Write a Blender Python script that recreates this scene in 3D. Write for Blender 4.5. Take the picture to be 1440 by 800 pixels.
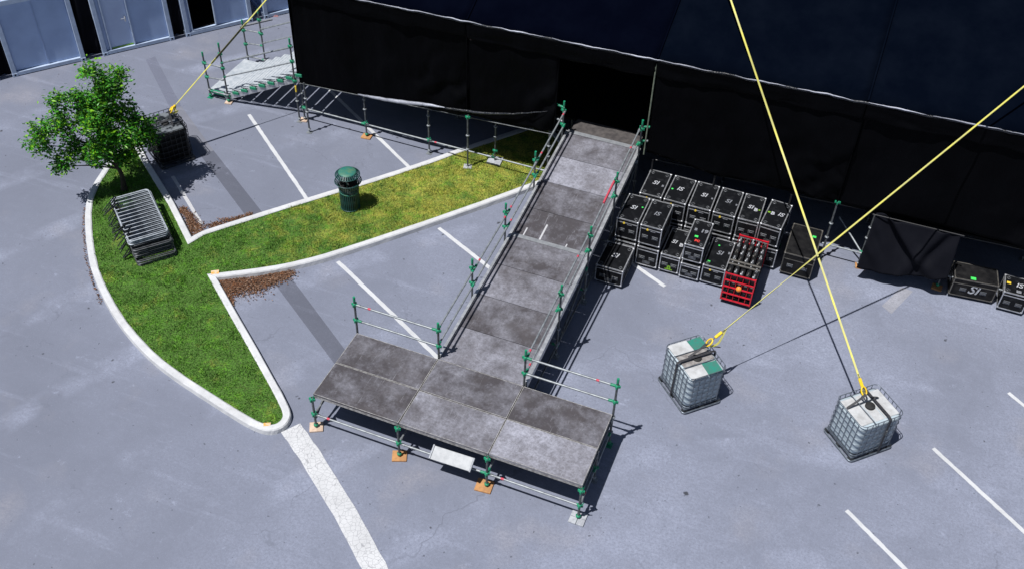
import bpy, bmesh, math, random
from mathutils import Vector, Matrix, Quaternion, noise as mnoise

for o in list(bpy.data.objects):
    bpy.data.objects.remove(o)
scene = bpy.context.scene
col = scene.collection
R = random.Random(7)

# ------------------------------------------------------------------ camera, sky, sun, exposure
CAM = (9.026, -12.326, 18.137)
DEP, YAW, ROLL, FPX = 0.7464, -0.35093, 0.04063, 1444.13
fw = Vector((math.cos(DEP)*math.sin(YAW), math.cos(DEP)*math.cos(YAW), -math.sin(DEP)))
rt = Vector((math.cos(YAW), -math.sin(YAW), 0)); up = rt.cross(fw)
r2 = math.cos(ROLL)*rt + math.sin(ROLL)*up
u2 = -math.sin(ROLL)*rt + math.cos(ROLL)*up
cd = bpy.data.cameras.new('camera'); cam = bpy.data.objects.new('camera', cd); col.objects.link(cam)
m = Matrix((r2, u2, -fw)).transposed().to_4x4(); m.translation = CAM
cam.matrix_world = m
cd.sensor_width = 36; cd.lens = FPX/1440*36; cd.clip_end = 2000
scene.camera = cam

SUN_EL = math.radians(66.0)
SUN_H = Vector((-0.535, -0.845)).normalized()
to_sun = Vector((SUN_H.x*math.cos(SUN_EL), SUN_H.y*math.cos(SUN_EL), math.sin(SUN_EL)))
world = bpy.data.worlds.new('World'); scene.world = world; world.use_nodes = True
wn = world.node_tree; wn.nodes.clear()
sky = wn.nodes.new('ShaderNodeTexSky'); sky.sky_type = 'NISHITA'; sky.sun_disc = False
sky.sun_elevation = SUN_EL; sky.sun_rotation = math.atan2(SUN_H.x, SUN_H.y)
bg = wn.nodes.new('ShaderNodeBackground'); bg.inputs[1].default_value = 0.05
wo = wn.nodes.new('ShaderNodeOutputWorld')
wn.links.new(sky.outputs[0], bg.inputs[0]); wn.links.new(bg.outputs[0], wo.inputs[0])
sl = bpy.data.lights.new('sun', 'SUN'); sl.energy = 5.0; sl.angle = math.radians(0.5); sl.color = (1.0, 0.985, 0.965)
so = bpy.data.objects.new('sun', sl); col.objects.link(so)
so.rotation_euler = (-to_sun).to_track_quat('-Z', 'Y').to_euler(); so.location = (0, 0, 40)
scene.view_settings.view_transform = 'Standard'; scene.view_settings.look = 'None'
scene.view_settings.gamma = 1.0; scene.view_settings.use_curve_mapping = False
scene.view_settings.exposure = 0.12

# ------------------------------------------------------------------ materials
def node_mat(name):
    mt = bpy.data.materials.new(name); mt.use_nodes = True
    nt = mt.node_tree; b = nt.nodes['Principled BSDF']
    return mt, nt, b
def N(nt, t, **k):
    n = nt.nodes.new(t)
    for a, v in k.items(): setattr(n, a, v)
    return n
def noise(nt, vec, scale, detail=5, rough=.6, dist=0):
    n = N(nt, 'ShaderNodeTexNoise'); n.inputs['Scale'].default_value = scale
    n.inputs['Detail'].default_value = detail; n.inputs['Roughness'].default_value = rough
    n.inputs['Distortion'].default_value = dist
    if vec is not None: nt.links.new(vec, n.inputs['Vector'])
    return n.outputs['Fac']
def ramp(nt, fac, lo, hi, a=0.0, b=1.0):
    n = N(nt, 'ShaderNodeMapRange'); n.inputs[1].default_value = lo; n.inputs[2].default_value = hi
    n.inputs[3].default_value = a; n.inputs[4].default_value = b
    nt.links.new(fac, n.inputs[0]); return n.outputs[0]
def mixc(nt, fac, c1, c2, mode='MIX'):
    n = N(nt, 'ShaderNodeMix', data_type='RGBA', blend_type=mode)
    for idx, v in ((0, fac), (6, c1), (7, c2)):
        if isinstance(v, (int, float)): n.inputs[idx].default_value = v
        elif isinstance(v, tuple): n.inputs[idx].default_value = (*v[:3], 1)
        else: nt.links.new(v, n.inputs[idx])
    return n.outputs[2]
def bump(nt, b, h, strength=.3, dist=.01):
    n = N(nt, 'ShaderNodeBump'); n.inputs['Strength'].default_value = strength
    n.inputs['Distance'].default_value = dist
    nt.links.new(h, n.inputs['Height']); nt.links.new(n.outputs[0], b.inputs['Normal'])
def objco(nt): return N(nt, 'ShaderNodeTexCoord').outputs['Object']
def geopos(nt): return N(nt, 'ShaderNodeNewGeometry').outputs['Position']

def M(name, c1, c2=None, scale=4., lo=.38, hi=.62, rough=.6, metal=0., spec=.5, bs=0., bscale=60., bdist=.004, wpos=False):
    mt, nt, b = node_mat(name)
    vec = geopos(nt) if wpos else objco(nt)
    if c2 is None: c2 = tuple(min(1, x*.72) for x in c1)
    f = ramp(nt, noise(nt, vec, scale), lo, hi)
    c = mixc(nt, f, c1, c2)
    nt.links.new(c, b.inputs['Base Color'])
    b.inputs['Roughness'].default_value = rough; b.inputs['Metallic'].default_value = metal
    b.inputs['Specular IOR Level'].default_value = spec
    if bs: bump(nt, b, noise(nt, vec, bscale, 3), bs, bdist)
    return mt

MAT = {}
# asphalt ------------------------------------------------------
def asphalt(name, base, patchy=.21, spots=True):
    mt, nt, b = node_mat(name); v = geopos(nt)
    c = mixc(nt, ramp(nt, noise(nt, v, .22, 6, .62, .4), .3, .7), tuple(x*(1-patchy*1.6) for x in base), tuple(x*(1+patchy) for x in base))
    # the drive lane in the west is older and darker than the car park
    sx = N(nt, 'ShaderNodeSeparateXYZ'); nt.links.new(v, sx.inputs[0])
    c = mixc(nt, ramp(nt, sx.outputs[0], -9, 10, .55, 0), c, tuple(x*.45 for x in base))
    # streaky drag marks
    mp = N(nt, 'ShaderNodeMapping'); mp.inputs['Rotation'].default_value = (0, 0, math.radians(-52)); mp.inputs['Scale'].default_value = (.25, 2.2, 1)
    nt.links.new(v, mp.inputs[0])
    c = mixc(nt, ramp(nt, noise(nt, mp.outputs[0], 1.1, 7, .65, .3), .56, .74, 0, .42), c, tuple(x*1.4 for x in base))
    c = mixc(nt, ramp(nt, noise(nt, mp.outputs[0], .7, 5, .6), .36, .26, 0, .3), c, tuple(x*.6 for x in base))
    # warm stains
    # faint curved tyre marks
    wv = N(nt, 'ShaderNodeTexWave', wave_type='RINGS', rings_direction='Z'); wv.inputs['Scale'].default_value = .11; wv.inputs['Distortion'].default_value = 2.2; wv.inputs['Detail'].default_value = 2; wv.inputs['Detail Scale'].default_value = .3
    mw = N(nt, 'ShaderNodeMapping'); mw.inputs['Location'].default_value = (-14, 9, 0); nt.links.new(v, mw.inputs[0]); nt.links.new(mw.outputs[0], wv.inputs['Vector'])
    tm = N(nt, 'ShaderNodeMath', operation='MULTIPLY'); nt.links.new(ramp(nt, wv.outputs['Fac'], .84, .98, 0, .5), tm.inputs[0]); nt.links.new(ramp(nt, noise(nt, v, .5, 4, .6), .45, .6), tm.inputs[1])
    c = mixc(nt, tm.outputs[0], c, tuple(x*1.45 for x in base))
    c = mixc(nt, ramp(nt, noise(nt, v, .55, 4, .5), .56, .74, 0, .6), c, (base[0]*1.15, base[1]*1.02, base[2]*.86))
    c = mixc(nt, ramp(nt, noise(nt, v, 5.5, 7, .72), .36, .62, .24, 0), c, tuple(x*.5 for x in base))
    # broad worn patches and hairline cracks
    c = mixc(nt, ramp(nt, noise(nt, v, .85, 7, .7, .6), .48, .68, 0, .42), c, tuple(x*.58 for x in base))
    vc = N(nt, 'ShaderNodeTexVoronoi', feature='DISTANCE_TO_EDGE'); vc.inputs['Scale'].default_value = .16
    cn = N(nt, 'ShaderNodeTexNoise'); cn.inputs['Scale'].default_value = 1.3; cn.inputs['Detail'].default_value = 6; nt.links.new(v, cn.inputs['Vector'])
    ca = N(nt, 'ShaderNodeVectorMath', operation='MULTIPLY_ADD'); nt.links.new(cn.outputs['Color'], ca.inputs[0]); ca.inputs[1].default_value = (1.3, 1.3, 0); nt.links.new(v, ca.inputs[2]); nt.links.new(ca.outputs[0], vc.inputs['Vector'])
    cm_ = N(nt, 'ShaderNodeMath', operation='MULTIPLY'); nt.links.new(ramp(nt, vc.outputs['Distance'], .003, .001, 0, .55), cm_.inputs[0]); nt.links.new(ramp(nt, noise(nt, v, .35, 3), .5, .6), cm_.inputs[1])
    c = mixc(nt, cm_.outputs[0], c, tuple(x*.4 for x in base))
    # aggregate speckle
    c = mixc(nt, ramp(nt, noise(nt, v, 17, 7, .88), .38, .58, .1, 1), tuple(x*.62 for x in base), c, 'MIX')
    c = mixc(nt, ramp(nt, noise(nt, v, 42, 4, .85), .58, .72, 0, .5), c, tuple(x*1.75 for x in base))
    # pale scuffs
    c = mixc(nt, ramp(nt, noise(nt, v, 1.9, 9, .74), .62, .76, 0, .5), c, tuple(min(1, x*1.8) for x in base))
    if spots:
        for sc, th, k in ((1.9, .075, .7), (.7, .05, .85), (5.2, .11, .55)):
            vo = N(nt, 'ShaderNodeTexVoronoi'); vo.inputs['Scale'].default_value = sc
            dv = N(nt, 'ShaderNodeVectorMath', operation='ADD'); nt.links.new(v, dv.inputs[0])
            nz = N(nt, 'ShaderNodeTexNoise'); nz.inputs['Scale'].default_value = 9; nt.links.new(v, nz.inputs['Vector'])
            sx = N(nt, 'ShaderNodeVectorMath', operation='SCALE'); sx.inputs['Scale'].default_value = .12; nt.links.new(nz.outputs['Color'], sx.inputs[0])
            nt.links.new(sx.outputs[0], dv.inputs[1]); nt.links.new(dv.outputs[0], vo.inputs['Vector'])
            sp = N(nt, 'ShaderNodeSeparateColor'); nt.links.new(vo.outputs['Color'], sp.inputs[0])
            g1 = ramp(nt, sp.outputs[0], .55, .6); d1 = ramp(nt, vo.outputs['Distance'], th, th*.55)
            mu = N(nt, 'ShaderNodeMath', operation='MULTIPLY'); nt.links.new(g1, mu.inputs[0]); nt.links.new(d1, mu.inputs[1])
            m2 = N(nt, 'ShaderNodeMath', operation='MULTIPLY'); nt.links.new(mu.outputs[0], m2.inputs[0]); m2.inputs[1].default_value = k
            c = mixc(nt, m2.outputs[0], c, (.025, .026, .03))
    nt.links.new(c, b.inputs['Base Color']); b.inputs['Roughness'].default_value = .85
    b.inputs['Specular IOR Level'].default_value = .3
    bump(nt, b, noise(nt, v, 110, 3, .7), .5, .006)
    return mt
ASPH = (.246, .267, .345)
MAT['asphalt'] = asphalt('asphalt', ASPH)
MAT['patch_dark'] = asphalt('asphalt_patch_dark', (.148, .158, .205), .18, False)
MAT['patch_mid'] = asphalt('asphalt_patch_mid', (.2, .215, .285), .14, False)
MAT['patch_light'] = asphalt('asphalt_patch_light', (.25, .258, .31), .25, False)
MAT['faded'] = asphalt('asphalt_faded_mark', (.31, .315, .36), .1, False)

def paint(name, colr, crack=.35, scale=9):
    mt, nt, b = node_mat(name); v = geopos(nt)
    vo = N(nt, 'ShaderNodeTexVoronoi', feature='DISTANCE_TO_EDGE'); vo.inputs['Scale'].default_value = scale; nt.links.new(v, vo.inputs['Vector'])
    k = ramp(nt, vo.outputs['Distance'], .045, .0, 0, crack)
    wear = ramp(nt, noise(nt, v, 24, 6, .75), .57, .7, 0, .75)
    c = mixc(nt, ramp(nt, noise(nt, v, 1.6, 4), .3, .7), colr, tuple(x*.82 for x in colr))
    c = mixc(nt, wear, c, (.3, .305, .33)); c = mixc(nt, k, c, (.16, .16, .18))
    nt.links.new(c, b.inputs['Base Color']); b.inputs['Roughness'].default_value = .75
    return mt
MAT['line'] = paint('line_paint', (.56, .57, .59), .1)
MAT['band'] = paint('band_paint', (.56, .565, .58), .7, 10)
MAT['worn_line'] = paint('worn_line_paint', (.5, .5, .52), .3, 14)

def kerbmat():
    mt, nt, b = node_mat('kerb_concrete'); v = geopos(nt)
    c = mixc(nt, ramp(nt, noise(nt, v, 2.5, 6, .7), .3, .72), (.60, .605, .62), (.44, .445, .46))
    c = mixc(nt, ramp(nt, noise(nt, v, 13, 7, .8), .55, .7, 0, .7), c, (.3, .29, .28))
    c = mixc(nt, ramp(nt, noise(nt, v, 1.1, 6, .7), .6, .75, 0, .5), c, (.33, .31, .27))
    nt.links.new(c, b.inputs['Base Color']); b.inputs['Roughness'].default_value = .85
    bump(nt, b, noise(nt, v, 40, 4), .3, .01); return mt
MAT['kerb'] = kerbmat()
MAT['orange_paint'] = M('worn_orange_paint', (.72, .33, .06), (.6, .52, .4), 14, rough=.8)

def grassmat(name, blade):
    mt, nt, b = node_mat(name); v = geopos(nt)
    sx = N(nt, 'ShaderNodeSeparateXYZ'); nt.links.new(v, sx.inputs[0])
    ad = N(nt, 'ShaderNodeMath', operation='ADD'); nt.links.new(sx.outputs[0], ad.inputs[0]); nt.links.new(sx.outputs[1], ad.inputs[1])
    dry = ramp(nt, ad.outputs[0], -2.0, 7.0, -.09, .15)           # the arm towards the stage is drier
    n1 = noise(nt, v, 2.2, 7, .75, .3)
    s = N(nt, 'ShaderNodeMath', operation='ADD'); nt.links.new(n1, s.inputs[0]); nt.links.new(dry, s.inputs[1])
    f = ramp(nt, s.outputs[0], .46, .74)
    c = mixc(nt, f, (.085, .20, .03), (.44, .42, .075))
    c = mixc(nt, ramp(nt, noise(nt, v, 4.5, 5, .7), .5, .72, 0, .75), c, (.13, .38, .015))
    c = mixc(nt, ramp(nt, noise(nt, v, 9, 4, .7), .62, .74, 0, .6), c, (.46, .34, .17))
    c = mixc(nt, ramp(nt, noise(nt, v, .9, 7, .75, .5), .6, .72, 0, .5), c, (.36, .31, .13))
    if blade:
        g = N(nt, 'ShaderNodeNewGeometry')
        c = mixc(nt, ramp(nt, g.outputs['Random Per Island'], 0, 1, .0, .5), c, mixc(nt, .5, c, (.03, .06, .02)))
    else:
        c = mixc(nt, ramp(nt, noise(nt, v, 26, 4, .8), .4, .62), c, (.05, .07, .025))
    nt.links.new(c, b.inputs['Base Color']); b.inputs['Roughness'].default_value = .75; b.inputs['Specular IOR Level'].default_value = .15
    return mt
MAT['lawn'] = grassmat('lawn_soil', False); MAT['blade'] = grassmat('grass_blade', True)

def islandmat(name, cols, rough=.6, transl=0.):
    mt, nt, b = node_mat(name)
    g = N(nt, 'ShaderNodeNewGeometry'); cr = N(nt, 'ShaderNodeValToRGB')
    nt.links.new(g.outputs['Random Per Island'], cr.inputs[0])
    e = cr.color_ramp.elements
    for i, c in enumerate(cols):
        p = i/(len(cols)-1)
        if i == 0: el = e[0]
        elif i == len(cols)-1: el = e[-1]
        else: el = e.new(p)
        el.position = p; el.color = (*c, 1)
    nt.links.new(cr.outputs[0], b.inputs['Base Color']); b.inputs['Roughness'].default_value = rough
    b.inputs['Specular IOR Level'].default_value = .35
    if transl:
        tr = N(nt, 'ShaderNodeBsdfTranslucent'); nt.links.new(cr.outputs[0], tr.inputs[0])
        mx = N(nt, 'ShaderNodeMixShader'); mx.inputs[0].default_value = transl
        out = nt.nodes['Material Output']
        nt.links.new(b.outputs[0], mx.inputs[1]); nt.links.new(tr.outputs[0], mx.inputs[2]); nt.links.new(mx.outputs[0], out.inputs[0])
    return mt
MAT['leaf'] = islandmat('tree_leaf', [(.014, .05, .012), (.04, .2, .016), (.08, .38, .02), (.02, .08, .014), (.26, .58, .02), (.014, .05, .012), (.06, .3, .02)], .4, .28)
MAT['litter'] = islandmat('dry_leaf', [(.03, .015, .01), (.13, .058, .03), (.24, .145, .095), (.065, .03, .018), (.2, .08, .03), (.045, .022, .014), (.32, .21, .145)], .85)
MAT['bark'] = M('bark', (.055, .042, .032), (.025, .02, .016), 14, rough=.9, bs=.8, bscale=30, bdist=.02)

# metals, woods, fabrics -----------------------------------------
MAT['galv'] = M('galvanised_tube', (.31, .335, .35), (.19, .205, .22), 9, rough=.5, metal=.4)
MAT['galv_dark'] = M('weathered_tube', (.14, .15, .155), (.07, .075, .08), 8, rough=.5, metal=.45)
MAT['green'] = M('green_coupler_paint', (.008, .26, .125), (.01, .14, .08), 12, rough=.5)
MAT['red_tape'] = M('red_marking_tape', (.55, .05, .09), (.4, .06, .08), 20, rough=.6)
MAT['alu'] = M('aluminium', (.62, .63, .65), (.42, .43, .45), 11, rough=.38, metal=.6)
MAT['alu_white'] = M('white_worn_aluminium', (.25, .26, .275), (.19, .2, .215), 7, rough=.5, metal=.15)
MAT['sole'] = M('orange_sole_board', (.5, .25, .095), (.36, .185, .08), 10, rough=.85)
MAT['sole_pale'] = M('pale_sole_board', (.62, .47, .36), (.45, .33, .25), 10, rough=.85)
MAT['pad_grey'] = M('grey_pad', (.42, .44, .47), (.3, .31, .34), 10, rough=.8)

def deckmat():
    mt, nt, b = node_mat('worn_plywood_deck'); v = geopos(nt)
    oi = N(nt, 'ShaderNodeObjectInfo')
    sp = N(nt, 'ShaderNodeSeparateColor'); nt.links.new(oi.outputs['Color'], sp.inputs[0])
    off = N(nt, 'ShaderNodeVectorMath', operation='ADD'); nt.links.new(v, off.inputs[0])
    cx = N(nt, 'ShaderNodeCombineXYZ'); 
    for i in range(3): nt.links.new(oi.outputs['Random'], cx.inputs[i])
    sc = N(nt, 'ShaderNodeVectorMath', operation='SCALE'); sc.inputs['Scale'].default_value = 37; nt.links.new(cx.outputs[0], sc.inputs[0]); nt.links.new(sc.outputs[0], off.inputs[1])
    v2 = off.outputs[0]
    a = ramp(nt, noise(nt, v2, 1.15, 8, .7, .15), .3, .7, .22, .78)
    s = N(nt, 'ShaderNodeMath', operation='ADD'); nt.links.new(a, s.inputs[0]); nt.links.new(sp.outputs[0], s.inputs[1])
    f = ramp(nt, s.outputs[0], .42, 1.16)
    c = mixc(nt, f, (.057, .051, .058), (.40, .405, .475))
    c = mixc(nt, ramp(nt, noise(nt, v2, 3.4, 9, .82), .52, .78, 0, .45), c, (.42, .425, .49))
    c = mixc(nt, ramp(nt, noise(nt, v2, 2.0, 9, .8), .52, .28, 0, .6), c, (.065, .055, .055))
    c = mixc(nt, ramp(nt, noise(nt, v2, 14, 8, .85), .42, .66, 0, .65), c, (.05, .048, .05))
    c = mixc(nt, ramp(nt, noise(nt, v2, .9, 6, .7), .5, .68, 0, .28), c, (.10, .088, .09))
    for ra, sx_ in ((.5, 16), (-.9, 20)):
        ms = N(nt, 'ShaderNodeMapping'); ms.inputs['Rotation'].default_value = (0, 0, ra); ms.inputs['Scale'].default_value = (sx_, .7, 1); nt.links.new(v2, ms.inputs[0])
        c = mixc(nt, ramp(nt, noise(nt, ms.outputs[0], 1.4, 5, .6), .68, .73, 0, .35), c, (.42, .42, .46))
    mp = N(nt, 'ShaderNodeMapping'); mp.inputs['Scale'].default_value = (9, 1.2, 1); nt.links.new(v2, mp.inputs[0])
    c = mixc(nt, ramp(nt, noise(nt, mp.outputs[0], 2.0, 6, .7), .62, .74, 0, .35), c, (.42, .42, .46))
    nt.links.new(c, b.inputs['Base Color']); b.inputs['Roughness'].default_value = .72; b.inputs['Specular IOR Level'].default_value = .3
    bump(nt, b, noise(nt, v2, 60, 3), .2, .003); return mt
MAT['deck'] = deckmat()
MAT['deck_dark'] = M('dark_threshold_ply', (.085, .075, .072), (.045, .04, .04), 6, rough=.8, bs=.2)
MAT['deck_rim'] = M('deck_rim', (.42, .41, .4), (.2, .19, .18), 14, rough=.6, metal=.2)

def fabric(name, c, c2, rough, spec, bscale=1.3, bs=.5, bd=.06):
    mt, nt, b = node_mat(name); v = geopos(nt)
    mp = N(nt, 'ShaderNodeMapping'); mp.inputs['Scale'].default_value = (1, 1, .35); nt.links.new(v, mp.inputs[0])
    k = mixc(nt, ramp(nt, noise(nt, mp.outputs[0], 1.0, 6, .65), .4, .7), c, c2)
    nt.links.new(k, b.inputs['Base Color']); b.inputs['Roughness'].default_value = rough; b.inputs['Specular IOR Level'].default_value = spec
    bump(nt, b, noise(nt, mp.outputs[0], bscale, 5, .55, .6), bs, bd); return mt
MAT['curtain'] = fabric('black_curtain', (.0012, .0013, .0018), (.0021, .0022, .003), .55, .03, 2.2, .6, .08)
MAT['curtain_sheen'] = fabric('black_vinyl', (.006, .007, .01), (.022, .025, .033), .35, .4, 6, .9, .05)
MAT['hem'] = fabric('shiny_hem_vinyl', (.2, .21, .25), (.5, .52, .6), .35, .5, 5, .9, .05)  # pale colour stands in for sun sheen and glints on black fabric
MAT['roof_a'] = fabric('navy_roof_vinyl', (.0008, .0013, .0042), (.0014, .0021, .006), .9, .0, .9, .05, .02)
MAT['roof_b'] = fabric('dusty_navy_roof_vinyl', (.0012, .0023, .0058), (.0024, .004, .0085), .9, .0, .9, .05, .02)  # paler navy for the eastern roof bays
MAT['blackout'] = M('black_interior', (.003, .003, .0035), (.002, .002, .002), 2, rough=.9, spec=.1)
MAT['cloth'] = fabric('black_drape', (.0045, .0048, .0075), (.0065, .007, .0105), .7, .06, 2, .3, .03)

MAT['case'] = M('black_case_laminate', (.005, .0055, .007), (.022, .023, .026), 5, .52, .8, rough=.55, spec=.15, bs=.08, wpos=True)
MAT['case_old'] = M('dusty_black_case', (.006, .006, .007), (.017, .0165, .017), 5, .4, .68, rough=.65, spec=.12, bs=.1)
MAT['case_alu'] = M('case_edge_aluminium', (.66, .67, .7), (.4, .41, .43), 10, rough=.35, metal=.7)
MAT['case_alu_dull'] = M('dull_case_edge', (.16, .15, .135), (.09, .085, .08), 10, rough=.5, metal=.5)
MAT['handle'] = M('handle_dish', (.16, .165, .18), (.08, .085, .09), 12, rough=.4, metal=.6)
MAT['rubber'] = M('black_rubber', (.012, .012, .012), (.02, .02, .02), 12, rough=.8)
MAT['print'] = M('white_print', (.6, .61, .65), (.12, .125, .14), 18, rough=.7)
MAT['print_dim'] = M('grey_print', (.24, .25, .28), (.12, .125, .14), 25, rough=.7)
MAT['st_green'] = M('green_sticker', (.06, .72, .12), (.05, .55, .1), 25, rough=.6)
MAT['st_lime'] = M('lime_print', (.2, .42, .02), (.14, .3, .02), 25, rough=.6)
MAT['st_yellow'] = M('yellow_sticker', (.85, .6, .05), (.7, .5, .04), 25, rough=.6)
MAT['st_red'] = M('red_sticker', (.75, .05, .04), (.6, .05, .04), 25, rough=.6)
MAT['red'] = M('red_cart_paint', (.62, .012, .03), (.4, .01, .02), 9, rough=.4)
MAT['orange'] = M('orange_plastic', (.85, .27, .03), (.7, .2, .03), 20, rough=.5)
MAT['fixture'] = M('black_fixture', (.007, .007, .008), (.014, .014, .016), 10, rough=.4)

MAT['tank'] = M('white_tank_plastic', (.46, .53, .57), (.34, .41, .46), 3.5, .3, .7, rough=.4, spec=.4, bs=.1, bscale=8, bdist=.02)
MAT['tank_top'] = M('dusty_tank_top', (.52, .53, .54), (.36, .36, .36), 5, .35, .68, rough=.55)
MAT['tank_black'] = M('black_tank_plastic', (.003, .003, .0035), (.005, .005, .006), 5, rough=.4, spec=.2)
MAT['tank_black_top'] = M('dusty_black_tank_top', (.16, .175, .19), (.012, .013, .015), 4, .42, .56, rough=.3)  # grey patches paint the reflections on the shiny black top
MAT['cage'] = M('cage_tube', (.22, .25, .29), (.12, .14, .17), 12, rough=.4, metal=.6)
MAT['cage_dark'] = M('dark_cage_tube', (.06, .064, .07), (.025, .027, .03), 12, rough=.4, metal=.6)
MAT['tank_green'] = M('green_sheet', (.02, .2, .15), (.05, .16, .13), 8, rough=.6)
MAT['brown_dirt'] = M('dirty_board', (.30, .285, .275), (.17, .155, .15), 9, rough=.8)
MAT['strap_black'] = M('black_strap', (.018, .018, .022), (.035, .035, .04), 20, rough=.7)
MAT['strap_blue'] = M('blue_strap', (.05, .05, .2), (.03, .03, .12), 20, rough=.7)
MAT['webbing'] = M('yellow_webbing', (.62, .57, .10), (.45, .43, .16), 3, rough=.6)
MAT['webbing_dark'] = M('weathered_webbing', (.16, .15, .06), (.09, .085, .04), 9, rough=.7)  # darker webbing for one strap stretch and the anchor cords
MAT['hook_yellow'] = M('yellow_painted_steel', (.8, .55, .02), (.7, .45, .02), 10, rough=.4)

MAT['cont'] = M('container_steel', (.36, .46, .67), (.30, .39, .58), 1.2, .3, .7, rough=.45, spec=.4, bs=.15, bscale=4, bdist=.02)
def speckled():
    mt, nt, b = node_mat('container_panel_splashed'); v = objco(nt)
    c = mixc(nt, ramp(nt, noise(nt, v, 1.1, 4), .3, .7), (.38, .50, .74), (.30, .40, .62))
    c = mixc(nt, ramp(nt, noise(nt, v, 26, 3, .6), .70, .74, 0, .8), c, (.6, .65, .75))
    nt.links.new(c, b.inputs['Base Color']); b.inputs['Roughness'].default_value = .45; return mt
MAT['cont_panel'] = speckled()
MAT['cont_frame'] = M('container_frame_paint', (.44, .53, .68), (.36, .44, .58), 5, rough=.5)
MAT['cont_door'] = M('container_door_paint', (.47, .57, .78), (.43, .52, .73), 1.5, rough=.5)
MAT['bin'] = M('green_bin_paint', (.008, .042, .042), (.014, .065, .062), 8, rough=.42)
MAT['bin_lid'] = M('green_bin_lid', (.02, .15, .125), (.07, .17, .10), 7, rough=.5)
MAT['barrier'] = M('barrier_galvanised', (.44, .48, .53), (.26, .285, .32), 6, rough=.5, metal=.2)
MAT['barrier_old'] = M('barrier_dull', (.12, .127, .137), (.06, .064, .07), 6, rough=.5, metal=.5)  # darker tone paints the shade inside the barrier stack
MAT['pink'] = M('pink_cloth', (.36, .19, .2), (.26, .13, .14), 12, rough=.9)
MAT['tread'] = M('tread_aluminium', (.52, .55, .58), (.38, .42, .46), 5, rough=.5, metal=.2, bs=.3, bscale=50)
MAT['pole_olive'] = M('olive_pole', (.16, .18, .13), (.1, .12, .09), 9, rough=.6)

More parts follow.
